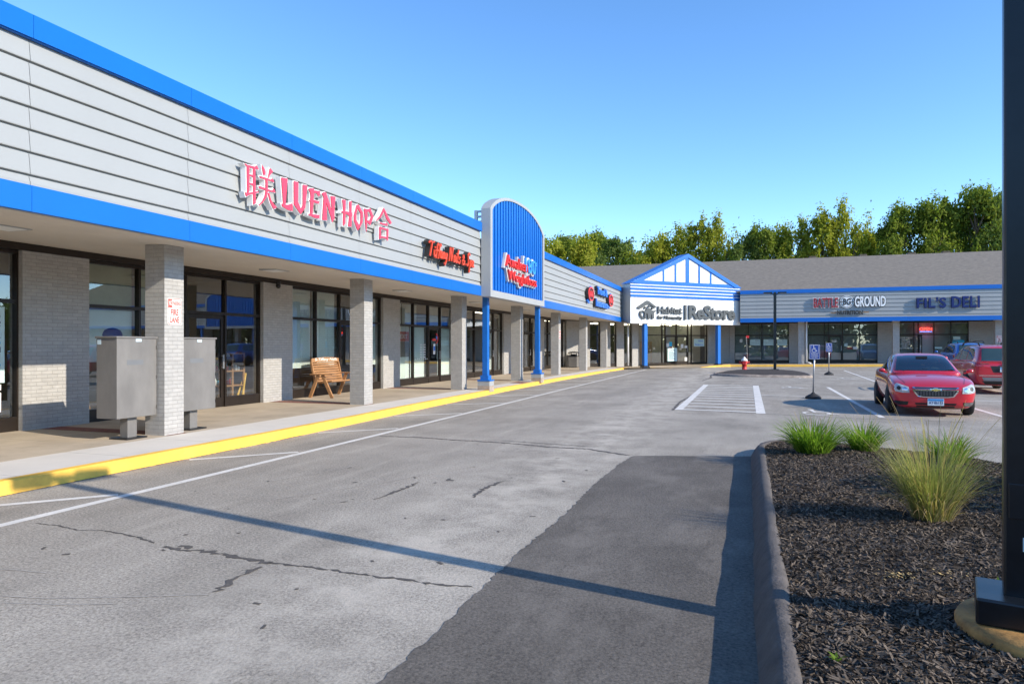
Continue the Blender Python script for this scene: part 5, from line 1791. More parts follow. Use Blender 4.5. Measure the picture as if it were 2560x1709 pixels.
def small_weed(name, lab, x, y, size, seed, mat="grass_lily", n=9):
    z = mulch_z(x, y)
    r = random.Random(seed)
    V, Fc = [], []
    for _ in range(n):
        a = r.uniform(0, 6.28)
        blade(V, Fc, (x, y, z), math.cos(a), math.sin(a), size * r.uniform(0.6, 1.1), size * 0.3, (0.7, 0.8), 4)
    m = MB(); m.add(V, Fc)
    o = m.build(name, mat, None, recalc=False)
    tag(o, lab, "weed")
small_weed("weed_seedling", "tiny green weed seedling in the mulch near the front of the bed's kerb", 0.40, 3.62, 0.07, 3)
small_weed("weed_seedling", "tiny green weed in the mulch left of the dark pole", 1.46, 5.0, 0.07, 4)

# dead leaf litter patches on the mulch
r = random.Random(9)
for cx, cy, sx, sy, n, lab in ((0.92, 5.05, 0.10, 0.09, 90, "patch of tan dry leaf litter on the mulch in the middle of the bed"), (1.2, 5.1, 0.10, 0.06, 30, "thin scatter of pale leaf litter on the mulch beside the tan patch")):
    V, Fc = [], []
    for _ in range(n):
        x, y = r.gauss(cx, sx * 0.6), r.gauss(cy, sy * 0.6)
        z = mulch_z(x, y) + r.uniform(0.01, 0.025)
        L, a = r.uniform(0.012, 0.03), r.uniform(0, 6.28)
        c_, s_ = math.cos(a) * L / 2, math.sin(a) * L / 2
        b = len(V)
        V += [(x - c_, y - s_, z), (x + s_ * .4, y - c_ * .4, z + 0.004), (x + c_, y + s_, z + 0.006), (x - s_ * .4, y + c_ * .4, z)]
        Fc.append((b, b + 1, b + 2, b + 3))
    m = MB(); m.add(V, Fc)
    tag(m.build("leaf_litter", "dead_leaf", None, recalc=False), lab, "leaf litter", kind="stuff")

# rounded shrub just outside the picture on the right: its shade lies on the mulch
x, y = 3.55, 7.7
z = mulch_z(x, y)
t = thing("rounded_shrub", "rounded dark green shrub in the mulch bed, right of the fountain grass", "shrub", (x, y, z))
V, Fc = [], []
r = random.Random(31)
for _ in range(2600):
    a, b_ = r.uniform(0, 6.283), math.acos(r.uniform(-0.2, 1))
    q = (0.9 * r.uniform(0.7, 1.05))
    c_ = Vector((x + q * math.sin(b_) * math.cos(a), y + 1.25 * q * math.sin(b_) * math.sin(a), z + 0.15 + 1.15 * q * math.cos(b_)))
    n_ = Vector((r.gauss(0, 1), r.gauss(0, 1), r.gauss(0, 1) + 0.5)).normalized()
    t1 = n_.orthogonal().normalized() * 0.045; t2 = n_.cross(t1) * 0.6
    k = len(V)
    V += [tuple(c_ - t1), tuple(c_ + t2), tuple(c_ + t1), tuple(c_ - t2)]; Fc.append((k, k + 1, k + 2, k + 3))
m = MB(); m.add(V, Fc); m.build("crown", "leaf_dark", t, recalc=False)
m = MB()
for k in range(7):
    a = k * 0.9
    m.tube((x, y, z - 0.05), (x + 0.5 * math.cos(a), y + 0.5 * math.sin(a), z + 0.7), 0.02, 0.008, 6)
m.build("stem", "bark", t)

# ------------------------------------------------------------------ trees behind the long roof
def crown_mesh(name, mat, seed, h, w, base_z, n_lobes, leaves, leaf, tall=0.5, upright=False):
    """leaf clusters through the volume of many small lobes; local coordinates, trunk at origin"""
    r = np.random.RandomState(seed)
    lobes = []
    H = h - base_z
    for k in range(n_lobes):
        u = r.uniform(0.05, 1) ** 0.85
        prof = math.sin(math.pi * min(1, (u * 0.82 + 0.14))) ** 0.6
        rad = w / 2 * prof * r.uniform(0.35, 0.95)
        a = r.uniform(0, 6.283)
        size = (w * 0.13) * r.uniform(0.7, 1.45) * (0.75 if u > 0.8 else 1)
        lobes.append((rad * math.cos(a), rad * math.sin(a), base_z + H * (u - 0.06), size))
    per = leaves // n_lobes
    V = []
    for (lx_, ly_, lz_, s) in lobes:
        nsub = 9
        sub = r.normal(0, 1, (nsub, 3)); sub /= np.linalg.norm(sub, axis=1)[:, None]
        sub = sub * s * r.uniform(0.55, 1.15, (nsub, 1)) * np.array([1, 1, 0.8 if not upright else 1.5])
        for q in sub:
            k = max(3, int(per / nsub * r.uniform(0.5, 1.5)))
            p = r.normal(0, 1, (k, 3)) * s * 0.30 + q + np.array([lx_, ly_, lz_])
            nrm = r.normal(0, 0.8, (k, 3)) + (p - np.array([lx_, ly_, lz_])) / s + np.array([0, 0, 0.5])
            nrm /= np.linalg.norm(nrm, axis=1)[:, None]
            t1 = np.cross(nrm, r.normal(0, 1, (k, 3))); t1 /= np.linalg.norm(t1, axis=1)[:, None]
            t2 = np.cross(nrm, t1)
            L = leaf * r.uniform(0.6, 1.3, (k, 1))
            quad = np.stack([p - t1 * L * 0.6, p + t2 * L * 0.34, p + t1 * L * 0.6, p - t2 * L * 0.34], axis=1)
            V.append(quad)
    V = np.concatenate(V).astype(np.float32)
    n = len(V)
    me = bpy.data.meshes.new(name)
    me.vertices.add(4 * n); me.vertices.foreach_set("co", V.reshape(-1))
    me.loops.add(4 * n); me.loops.foreach_set("vertex_index", np.arange(4 * n, dtype=np.int32))
    me.polygons.add(n); me.polygons.foreach_set("loop_start", np.arange(0, 4 * n, 4, dtype=np.int32))
    me.update(calc_edges=True)
    me.materials.append(MATS[mat])
    return me, lobes

def trunk_mesh(lobes, h, w, base_z, seed):
    m = MB(); r = random.Random(seed)
    tr = w * 0.028 + 0.08
    pts = [(0, 0, 0)]
    for i in range(1, 6):
        pts.append((r.gauss(0, 0.12), r.gauss(0, 0.12), h * 0.9 * i / 5))
    for i in range(5):
        m.tube(pts[i], pts[i + 1], tr * (1 - i / 5.5), tr * (1 - (i + 1) / 5.5), 7)
    for (x, y, z, s) in lobes[::2]:
        k = min(4, max(1, int((z - 1.5) / (h * 0.9) * 5)))
        m.tube(pts[k], (x * 0.85, y * 0.85, z), tr * 0.35, tr * 0.1, 5)
    return m

TREE = {}
def tree_kind(key, mat, seed, h, w, bz, lobes, leaves, leaf, upright=False):
    me, lb = crown_mesh("crown", mat, seed, h, w, bz, lobes, leaves, leaf, upright=upright)
    TREE[key] = (me, lb, h, w, bz, seed)
tree_kind("y1", "leaf_yellow", 21, 13, 8, 2.5, 52, 12000, 0.28)
tree_kind("y2", "leaf_yellow", 22, 13, 6, 2.5, 46, 11000, 0.28, True)
tree_kind("y3", "leaf_yellow", 25, 13, 7, 2.5, 50, 11000, 0.27, True)
tree_kind("g1", "leaf_green", 23, 13, 8.5, 2.5, 50, 11500, 0.27)
tree_kind("g2", "leaf_green", 26, 13, 8, 2.5, 46, 10800, 0.27)
tree_kind("d1", "leaf_dark", 24, 13, 9, 2.5, 52, 13000, 0.27)
tree_kind("d2", "leaf_dark", 27, 13, 7, 2.5, 46, 10500, 0.27)
TRUNKS = {}
def plant_tree(key, x, y, h, w, lab, rot):
    me, lb, h0, w0, bz, seed = TREE[key]
    t = thing("broadleaf_tree", lab, "tree", (x, y, 0), "trees behind the long shingle roof")
    c = bpy.data.objects.new("crown", me); col.objects.link(c); c.parent = t
    if key not in TRUNKS:
        m = trunk_mesh(lb, h0, w0, bz, seed)
        o = m.build("trunk", "bark", None)
        TRUNKS[key] = o.data
    else:
        o = bpy.data.objects.new("trunk", TRUNKS[key]); col.objects.link(o)
    o.parent = t
    t.scale = (w / w0, w / w0, h / h0)
    t.rotation_euler = (0, 0, rot)

def sky_at(px, py, y):
    k = (px - 1280) / 1728
    c_, s_ = math.cos(0.329), math.sin(0.329)
    t = y / (k * s_ + c_)
    return (k * c_ - s_) * t, 1.68 + (863.8 - py) / 1728 * t, t
# (bearing and top as seen from the car park, depth, crown width, kind, words)
TREES = [
 (1372, 592, 92, 9, "y1", "yellow-green tree showing just right of the arched tower's rim, lowest of the left group"),
 (1412, 588, 104, 10, "g1", "dark green tree standing behind the yellow-green tree beside the arched tower"),
 (1452, 592, 92, 8, "y1", "olive tree in the left group between two darker green trees"),
 (1482, 584, 108, 11, "g2", "rounded dark green tree in the left group above the end of the long siding"),
 (1540, 594, 104, 10, "d1", "dull green tree fading into the dip left of the gable"),
 (1590, 622, 88, 6, "y2", "low yellow-green tree in the dip left of the gable"),
 (1640, 585, 82, 7, "y1", "yellow-green tree behind the left slope of the gable"),
 (1690, 572, 84, 6.5, "y3", "yellow-green tree directly behind the gable peak"),
 (1745, 545, 82, 5.5, "y2", "tall narrow yellow-green tree just right of the gable peak with sky showing through"),
 (1795, 548, 82, 4.6, "y3", "slim upright tree at the gap right of the gable, tallest of the yellow group"),
 (1828, 622, 90, 5, "d2", "low dark tree in the gap between the gable trees and the middle group"),
 (1862, 585, 80, 5.5, "d2", "dark green tree at the left end of the middle group"),
 (1905, 570, 80, 6, "g2", "mid green tree in the middle group left of the yellow ones"),
 (1950, 562, 82, 5.5, "y1", "yellow-green tree above the dark lamp post"),
 (1990, 556, 80, 5.5, "y3", "yellow-green tree just right of the dark lamp post's bearing"),
 (2056, 524, 80, 5.2, "y2", "tall loose yellow-green tree above the nutrition sign"),
 (2118, 514, 80, 5.0, "y3", "tallest yellow-green tree with a split top, right of the nutrition sign's badge"),
 (2150, 575, 84, 6, "y1", "low yellow-green tree at the right end of the yellow group"),
 (2172, 590, 92, 6, "d1", "dark tree in the low notch between yellow and green trees"),
 (2206, 566, 88, 6, "d2", "dark green conical tree left of the big green trees"),
 (2262, 510, 80, 7, "g1", "large green tree above the delicatessen sign"),
 (2330, 502, 80, 7.5, "g2", "large green tree between the delicatessen sign and the tallest tree"),
 (2390, 520, 86, 7, "d1", "dark tree filling between the two large green trees at the right"),
 (2440, 464, 80, 7.5, "g1", "tallest dark green tree beside the dark pole"),
 (2495, 480, 80, 7, "d1", "dark green tree partly hidden by the dark pole"),
 (2570, 500, 82, 8, "g2", "green tree appearing past the dark pole's left edge"),
]
for i, (px, py, y, w, key, lab) in enumerate(TREES):
    x, h, _ = sky_at(px, py, y)
    plant_tree(key, x, y, h * 1.01, w, lab, i * 1.7)
# a far wooded backdrop low behind those trees
me, _ = crown_mesh("distant_woods", "leaf_dark", 77, 1, 1, 0, 1, 10, 0.3)
bpy.data.meshes.remove(me)
r = np.random.RandomState(3)
Vq = []
for k in range(640):
    if k < 240:
        x = -30 + 82 * r.uniform(); y = r.uniform(98, 118); hh = r.uniform(5.5, 10.5)
    elif k < 500:          # the wooded edge behind the car park, seen in the shop glass
        x = -80 + 190 * r.uniform(); y = r.uniform(-75, -62); hh = r.uniform(8, 15)
    else:
        x = r.uniform(78, 90); y = -65 + 170 * r.uniform(); hh = r.uniform(6, 13)
    m_ = 110
    p = np.stack([r.normal(x, 1.5, m_), r.normal(y, 1.5, m_), np.clip(r.normal(hh * (0.62 if k < 240 else 0.45), hh * 0.26, m_), 0.3, hh)], axis=1)
    nrm = r.normal(0, 1, (m_, 3)) + np.array([0.2, -0.3, 0.6]); nrm /= np.linalg.norm(nrm, axis=1)[:, None]
    t1 = np.cross(nrm, r.normal(0, 1, (m_, 3))); t1 /= np.linalg.norm(t1, axis=1)[:, None]
    t2 = np.cross(nrm, t1)
    L = r.uniform(0.3, 0.6, (m_, 1)) * (1 if k < 240 else 2.6)
    Vq.append(np.stack([p - t1 * L * 0.6, p + t2 * L * 0.36, p + t1 * L * 0.6, p - t2 * L * 0.36], axis=1))
Vq = np.concatenate(Vq).astype(np.float32); n = len(Vq)
me = bpy.data.meshes.new("distant_woods")
me.vertices.add(4 * n); me.vertices.foreach_set("co", Vq.reshape(-1))
me.loops.add(4 * n); me.loops.foreach_set("vertex_index", np.arange(4 * n, dtype=np.int32))
me.polygons.add(n); me.polygons.foreach_set("loop_start", np.arange(0, 4 * n, 4, dtype=np.int32))
me.update(calc_edges=True); me.materials.append(MATS["leaf_dark"])
o = bpy.data.objects.new("distant_woods", me); col.objects.link(o); tag(o, kind="stuff")
# ------------------------------------------------------------------ cars: x forward, y left, z up while they are built
def loft(secs, closed_ends=True):
    """secs: list of half sections [(x, y, z), ...] from bottom middle to top middle; mirrored"""
    rows = []
    for s in secs:
        rows.append(s + [(x, -y, z) for x, y, z in s[-2:0:-1]])
    n = len(rows[0])
    V = [p for r_ in rows for p in r_]
    F_ = [(k * n + i, k * n + (i + 1) % n, (k + 1) * n + (i + 1) % n, (k + 1) * n + i) for k in range(len(rows) - 1) for i in range(n)]
    if closed_ends:
        F_ += [tuple(range(n)), tuple((len(rows) - 1) * n + i for i in range(n - 1, -1, -1))]
    return V, F_

def smooth_mesh(V, F_, levels=2):
    me = bpy.data.meshes.new("tmp")
    me.from_pydata(V, [], F_)
    bm = bmesh.new(); bm.from_mesh(me)
    bmesh.ops.recalc_face_normals(bm, faces=bm.faces)
    bm.to_mesh(me); bm.free()
    ob = bpy.data.objects.new("tmp", me)
    col.objects.link(ob)
    md = ob.modifiers.new("s", 'SUBSURF'); md.levels = levels; md.render_levels = levels
    dg = bpy.context.evaluated_depsgraph_get()
    me2 = bpy.data.meshes.new_from_object(ob.evaluated_get(dg))
    bpy.data.objects.remove(ob); bpy.data.meshes.remove(me)
    V2 = [tuple(v.co) for v in me2.vertices]; F2 = [tuple(p.vertices) for p in me2.polygons]
    bpy.data.meshes.remove(me2)
    return V2, F2

def cast_patch(bvh, poly, axis, off=0.006, sign=1, step=0.035, thick=0.0):
    """a patch that follows the body: poly in the two coordinates across axis ('x': (y, z), 'y': (x, z)), cast from sign*far"""
    bm = bmesh.new()
    pts = []
    for (a, b), (c, d) in zip(poly, poly[1:] + poly[:1]):
        L = math.hypot(c - a, d - b); n = max(1, int(L / step))
        pts += [(a + (c - a) * i / n, b + (d - b) * i / n) for i in range(n)]
    a0, a1 = min(p[0] for p in pts), max(p[0] for p in pts)
    b0, b1 = min(p[1] for p in pts), max(p[1] for p in pts)
    fc = bm.faces.new([bm.verts.new((p[0], p[1], 0)) for p in pts])
    bmesh.ops.triangulate(bm, faces=[fc])
    for k in range(1, int((a1 - a0) / step) + 1):
        bmesh.ops.bisect_plane(bm, geom=bm.verts[:] + bm.edges[:] + bm.faces[:], plane_co=(a0 + k * step, 0, 0), plane_no=(1, 0, 0))
    for k in range(1, int((b1 - b0) / step) + 1):
        bmesh.ops.bisect_plane(bm, geom=bm.verts[:] + bm.edges[:] + bm.faces[:], plane_co=(0, b0 + k * step, 0), plane_no=(0, 1, 0))
    V, last = [], None
    bm.verts.ensure_lookup_table()
    missing = []
    for i, v in enumerate(bm.verts):
        if axis == 'x':
            o = Vector((5 * sign, v.co.x, v.co.y)); d = Vector((-sign, 0, 0))
        elif axis == 'y':
            o = Vector((v.co.x, 5 * sign, v.co.y)); d = Vector((0, -sign, 0))
        else:
            o = Vector((v.co.x, v.co.y, 5)); d = Vector((0, 0, -1))
        hit, nr, _, _ = bvh.ray_cast(o, d)
        if hit is None:
            missing.append(i); V.append(None)
            continue
        if nr.dot(d) > 0: nr = -nr
        V.append(tuple(hit + nr * off))
    F_ = [tuple(v.index for v in f.verts) for f in bm.faces]
    bm.verts.index_update()
    F_ = [tuple(v.index for v in f.verts) for f in bm.faces]
    bm.free()
    F_ = [f for f in F_ if all(V[i] is not None for i in f)]
    V = [v if v is not None else (0, 0, 0.5) for v in V]
    m = MB(); m.add(V, F_, True)
    return m

def wheel(parent, x, y, r, out):
    """y side sign in out"""
    m = MB()
    w = 0.10
    m.lathe([(r * 0.66, -w), (r * 0.92, -w), (r, -w * 0.7), (r, w * 0.7), (r * 0.92, w), (r * 0.66, w * 0.95)], (x, y, r), 28, 'y')
    o = m.build("wheel", "tyre", parent)
    m = MB()
    yy = y + out * w * 0.75
    m.lathe([(r * 0.67, out * w * 0.85), (r * 0.62, out * w * 0.9), (r * 0.60, out * w * 0.4), (0.001, out * w * 0.35)], (x, y, r), 28, 'y')
    for k in range(5):
        a = 2 * math.pi * k / 5 + 0.3
        p1 = (x + 0.62 * r * math.cos(a), yy, r + 0.62 * r * math.sin(a))
        m.bar((x, yy, r), p1, 0.05, 0.03, (0, 1, 0))
    m.lathe([(0.055, out * w * 0.95), (0.001, out * w * 1.0)], (x, y, r), 12, 'y')
    m.build("rim", "rim", o)

def inside(poly, a, b):
    return in_poly(a, b, poly)

def frit(bv, poly, axis, w, sign=1, off=0.004):
    """dark seal running round a pane"""
    ca = sum(p[0] for p in poly) / len(poly); cb = sum(p[1] for p in poly) / len(poly)
    ar = sum(poly[i][0] * poly[(i + 1) % len(poly)][1] - poly[(i + 1) % len(poly)][0] * poly[i][1] for i in range(len(poly)))
    inn = grow(poly, -w)
    M = MB()
    for i in range(len(poly)):
        j = (i + 1) % len(poly)
        q = cast_patch(bv, [poly[i], poly[j], inn[j], inn[i]], axis, off, sign, 0.05)
        M.add(q.v, q.f, True)
    return M

def car_body(t, body, cabin, paint, levels=2, holes=()):
    secs = []
    for (x, zb, wl, wm, zm, ws, zs, zc) in body:
        secs.append([(x, 0, zb), (x, wl * 0.75, zb), (x, wl, zb + 0.03), (x, wm, zm - 0.14 * (zm - zb)), (x, wm, zm + 0.10), (x, ws + (wm - ws) * 0.45, zs - 0.05), (x, ws, zs), (x, ws * 0.55, zc - (zc - zs) * 0.25), (x, 0, zc)])
    V, F_ = smooth_mesh(*loft(secs), levels)
    bvh_b = BVHTree.FromPolygons(V, F_)
    m = MB(); m.add(V, F_, True)
    secs = []
    for (x, wb, zb, wt, zt) in cabin:
        secs.append([(x, 0, zb - 0.1), (x, wb, zb - 0.1), (x, wb, zb), (x, wb + (wt - wb) * 0.5, zb + (zt - zb) * 0.52), (x, wt + 0.015, zt - 0.06), (x, wt * 0.86, zt - 0.012), (x, wt * 0.45, zt), (x, 0, zt + 0.006)])
    V2, F2 = smooth_mesh(*loft(secs), levels)
    bvh_c = BVHTree.FromPolygons(V2, F2)
    keep = []
    for f in F2:
        P_ = [Vector(V2[i]) for i in f]
        nr = (P_[1] - P_[0]).cross(P_[2] - P_[0])
        drop = False
        for axis, sign, poly in holes:
            k_ = 0 if axis == 'x' else 1
            if nr[k_] * sign > 0 and all(in_poly(p[1 - k_], p[2], poly) for p in P_):
                drop = True
        if not drop: keep.append(f)
    m.add(V2, keep, True)
    b = m.build("body", paint, t, recalc=False)
    return b, bvh_b, bvh_c

def both(poly):
    return [poly, [(-a, b) for a, b in poly][::-1]]

# red saloon, nose towards the camera
t = thing("parked_car", "bright red saloon car parked nose towards the camera with a blue topped number plate", "car", (0, 0, 0))
body = [(2.33, .34, .34, .46, .50, .44, .645, .665), (2.31, .26, .52, .60, .50, .58, .665, .695), (2.24, .20, .66, .75, .50, .70, .70, .745), (2.08, .17, .76, .85, .50, .80, .765, .825), (1.8, .17, .80, .89, .55, .84, .845, .90),
        (1.37, .17, .81, .90, .58, .85, .90, .965), (.95, .17, .81, .895, .6, .85, .935, 1.0), (0, .17, .81, .89, .6, .85, .95, .97), (-1.0, .17, .81, .89, .62, .85, .975, 1.0),
        (-1.7, .18, .81, .89, .64, .83, 1.01, 1.06), (-2.08, .22, .75, .85, .64, .77, 1.01, 1.07), (-2.24, .28, .62, .75, .62, .67, .94, 1.02), (-2.28, .36, .5, .62, .62, .56, .82, .9)]
cabin = [(1.12, .74, .97, .70, .985), (.85, .79, .965, .68, 1.10), (.45, .80, .96, .625, 1.31), (.05, .80, .96, .60, 1.44), (-.4, .80, .97, .60, 1.475), (-.9, .80, .98, .59, 1.445), (-1.35, .78, .99, .57, 1.30), (-1.75, .74, 1.02, .60, 1.12), (-1.95, .70, 1.03, .64, 1.06)]
WIND = [(-.66, 1.035), (.66, 1.035), (.60, 1.22), (.53, 1.385), (.3, 1.408), (-.3, 1.408), (-.53, 1.385), (-.60, 1.22)]
REAR = [(-.60, 1.12), (.60, 1.12), (.52, 1.36), (.3, 1.385), (-.3, 1.385), (-.52, 1.36)]
SIDE1 = [(.62, 1.03), (.30, 1.25), (.0, 1.385), (-.22, 1.40), (-.22, 1.03)]
SIDE2 = [(-.29, 1.03), (-.29, 1.40), (-.75, 1.385), (-1.08, 1.27), (-1.3, 1.06)]
HOLES = [('x', 1, WIND), ('x', -1, REAR)] + [('y', q, p) for q in (1, -1) for p in (SIDE1, SIDE2)]
bodyo, bb, bc = car_body(t, body, cabin, "car_red", 3, HOLES)
def patch(bv, poly, axis, mat, name, parent=None, off=0.006, sign=1, step=0.035):
    return cast_patch(bv, poly, axis, off, sign, step).build(name, mat, parent or t)
patch(bc, WIND, 'x', "car_pane", "windshield")
frit(bc, WIND, 'x', 0.05).build("windshield_seal", "car_black", bodyo)
patch(bc, REAR, 'x', "car_pane", "rear_window", None, 0.006, -1)
frit(bc, REAR, 'x', 0.05, -1).build("window_seal", "car_black", bodyo)
for (sx_, sy_) in ((.0, .36), (.0, -.36), (-.95, .36), (-.95, -.36)):
    st = MB()
    st.add(*smooth_mesh([(sx_ - .12 + dx + (0 if dz < 0 else -.12), sy_ + dy, .98 + dz) for dx in (-.07, .07) for dy in (-.24, .24) for dz in (-.3, .16)], [(0, 1, 3, 2), (4, 6, 7, 5), (0, 4, 5, 1), (2, 3, 7, 6), (0, 2, 6, 4), (1, 5, 7, 3)], 2), True)
    st.add(*smooth_mesh([(sx_ - .25 + dx, sy_ + dy, 1.23 + dz) for dx in (-.06, .06) for dy in (-.15, .15) for dz in (-.11, .11)], [(0, 1, 3, 2), (4, 6, 7, 5), (0, 4, 5, 1), (2, 3, 7, 6), (0, 2, 6, 4), (1, 5, 7, 3)], 2), True)
    st.build("seat", "seat_fabric", t)
m = MB(); m.add(*smooth_mesh([(.75 + dx, dy, .96 + dz) for dx in (-.2, .3) for dy in (-.68, .68) for dz in (-.1, .09)], [(0, 1, 3, 2), (4, 6, 7, 5), (0, 4, 5, 1), (2, 3, 7, 6), (0, 2, 6, 4), (1, 5, 7, 3)], 2), True); m.build("dashboard", "car_black", t)
m = MB()
ring = [(.42 + .02 * math.sin(a), .36 + .18 * math.cos(a), 1.05 + .18 * math.sin(a)) for a in [2 * math.pi * i / 18 for i in range(18)]]
for i in range(18): m.tube(ring[i], ring[(i + 1) % 18], .014, n=6)
m.build("steering_wheel", "car_black", t)
m = MB(); m.box(.3, .36, -.13, .13, 1.335, 1.39); m.build("rear_view_mirror", "car_black", t)
for s in (1, -1):
    # bonnet shut line and bumper seam
    for (p, q) in (((.98, .70), (1.7, .69)), ((1.7, .69), (2.12, .60))):
        nx, ny = -(q[1] - p[1]), q[0] - p[0]; L = math.hypot(nx, ny); nx, ny = nx / L * .005, ny / L * .005
        cast_patch(bb, [(p[0] - nx, s * (p[1] - ny)), (p[0] + nx, s * (p[1] + ny)), (q[0] + nx, s * (q[1] + ny)), (q[0] - nx, s * (q[1] - ny))], 'z', 0.003).build("bonnet_seam", "car_black", bodyo)
for s in (1, -1):
    for poly in (SIDE1, SIDE2):
        patch(bc, poly, 'y', "car_pane", "side_window", sign=s)
        frit(bc, poly, 'y', 0.04, s).build("window_seal", "car_black", bodyo)
    sp = MB(); sp.bar((-.255, s * .72, 1.05), (-.255, s * .655, 1.38), 0.05, 0.015, (0, s, 0)); 
    m = MB(); m.add(*smooth_mesh([(.86 + dx, s * (.965 + dy), 1.03 + dz) for dx in (-.06, .07) for dy in (-.095, .095) for dz in (-.055, .065)], [(0, 1, 3, 2), (4, 6, 7, 5), (0, 4, 5, 1), (2, 3, 7, 6), (0, 2, 6, 4), (1, 5, 7, 3)], 2), True)
    m.bar((.82, s * .84, .975), (.84, s * .93, 1.0), 0.05, 0.04)
    m.build("mirror", "car_red", t)
    for (wx) in (1.36, -1.32):
        arch = [(wx + .375 * math.cos(a), .33 + .375 * math.sin(a)) for a in [math.pi * i / 16 for i in range(17)]] + [(wx - .36, .20), (wx + .36, .20)]
        patch(bb, arch, 'y', "car_black", "wheel_arch", bodyo, 0.004, s)
        wheel(t, wx, s * .815, .325, s)
    # body side seams
    for (xs) in ([(.62, .98), (.66, .6), (.5, .24)], [(-.26, .99), (-.26, .26)], [(-1.02, .5), (-1.2, .8), (-1.2, .98)]):
        for (a, b) in zip(xs[:-1], xs[1:]):
            nx, ny = -(b[1] - a[1]), b[0] - a[0]
            L = math.hypot(nx, ny); nx, ny = nx / L * .004, ny / L * .004
            patch(bb, [(a[0] - nx, a[1] - ny), (a[0] + nx, a[1] + ny), (b[0] + nx, b[1] + ny), (b[0] - nx, b[1] - ny)], 'y', "car_black", "door_seam", bodyo, 0.003, s, 0.05)
    patch(bb, [(.45, .78), (.45, .80), (.28, .80), (.28, .78)], 'y', "car_red", "handle", bodyo, 0.02, s)
for poly in both([(.53, .555), (.545, .685), (.66, .725), (.76, .765), (.80, .74), (.825, .63), (.80, .575), (.68, .553)]):
    h = patch(bb, poly, 'x', "headlamp", "headlight", None, 0.008, step=0.03)
    s = 1 if poly[0][0] > 0 else -1
    patch(bb, [(s * .62 + .055 * math.cos(a), .63 + .05 * math.sin(a)) for a in [2 * math.pi * i / 14 for i in range(14)]], 'x', "chrome", "reflector", h, 0.012, step=0.03)
    patch(bb, [(s * .735 + .04 * math.cos(a), .655 + .045 * math.sin(a)) for a in [2 * math.pi * i / 14 for i in range(14)]], 'x', "car_black", "lens", h, 0.012, step=0.03)
for poly in both([(.545, .35), (.83, .355), (.84, .29), (.80, .255), (.57, .26)]):
    fg = patch(bb, poly, 'x', "car_black", "fog_light_recess", None, 0.004)
    s = 1 if poly[0][0] > 0 else -1
    if s > 0:
        for z in (.28, .305, .33):
            patch(bb, [(.58, z), (.80, z), (.80, z + .012), (.58, z + .012)], 'x', "chrome", "trim_bar", fg, 0.012)
g = patch(bb, [(-.45, .63), (.45, .63), (.47, .612), (.37, .475), (.25, .455), (-.25, .455), (-.37, .475), (-.47, .612)], 'x', "chrome", "grille", None, 0.010)
patch(bb, [(-.43, .612), (.43, .612), (.345, .487), (.24, .472), (-.24, .472), (-.345, .487)], 'x', "car_black", "grille_mesh", g, 0.015)
for i in range(13):
    y = -.36 + .06 * i
    patch(bb, [(y - .004, .50), (y + .004, .50), (y + .004, .61), (y - .004, .61)], 'x', "car_grey", "grille_slat", g, 0.019, step=0.06)
g = patch(bb, [(-.46, .69), (.46, .69), (.475, .672), (.42, .652), (-.42, .652), (-.475, .672)], 'x', "chrome", "grille", None, 0.010)
patch(bb, [(-.43, .683), (.43, .683), (.41, .663), (-.41, .663)], 'x', "car_black", "grille_mesh", g, 0.014)
patch(bb, [(-.42, .325), (.42, .325), (.38, .225), (-.38, .225)], 'x', "car_black", "lower_intake", None, 0.004)
patch(bb, [(-.40, .272), (.40, .272), (.40, .284), (-.40, .284)], 'x', "car_red", "intake_bar", None, 0.012)
patch(bb, [(-.74, .215), (.74, .215), (.70, .18), (-.70, .18)], 'x', "car_grey", "bumper_lip", None, 0.006)
bow = [(-.10, .647), (-.035, .647), (-.035, .660), (.035, .660), (.035, .647), (.10, .647), (.085, .618), (.035, .618), (.035, .605), (-.035, .605), (-.035, .618), (-.085, .618)]
e = patch(bb, [(a * 1.2, .633 + (b - .633) * 1.35) for a, b in bow], 'x', "chrome", "emblem", None, 0.018)
patch(bb, bow, 'x', "gold", "emblem_face", e, 0.024)
FXF = Frame((0, 0), (0, 1), (1, 0))
m = MB(); m.fbox(FXF, -.165, .165, 2.335, 2.345, .27, .435); pl = m.build("number_plate", "plate_white", t)
m = MB(); m.fbox(FXF, -.155, .155, 2.3455, 2.347, .375, .428); m.build("plate_top", "plate_blue", pl)
m = MB(); add_text(m, FXF, "AY\u00b786173", -.14, .14, .30, .37, 2.3455, 2.347, 0.01); m.build("plate_text", "letter_navy", pl)
for s in (1, -1):
    patch(bb, [(1.98, .50), (2.06, .50), (2.06, .535), (1.98, .535)], 'y', "lamp_amber", "side_marker", None, 0.008, s)
m = MB()
for y0, y1 in ((-.55, .02), (.0, .55)):
    pass
m.bar((.985, -.50, 1.035), (.93, .05, 1.075), 0.02, 0.012); m.bar((.985, .12, 1.035), (.93, .60, 1.065), 0.02, 0.012)
m.build("wiper", "car_black", t)
t.location = (4.28, 20.75, ground_z(4.3, 20.5))
t.rotation_euler = (0, 0, R(-90 - 3.5))

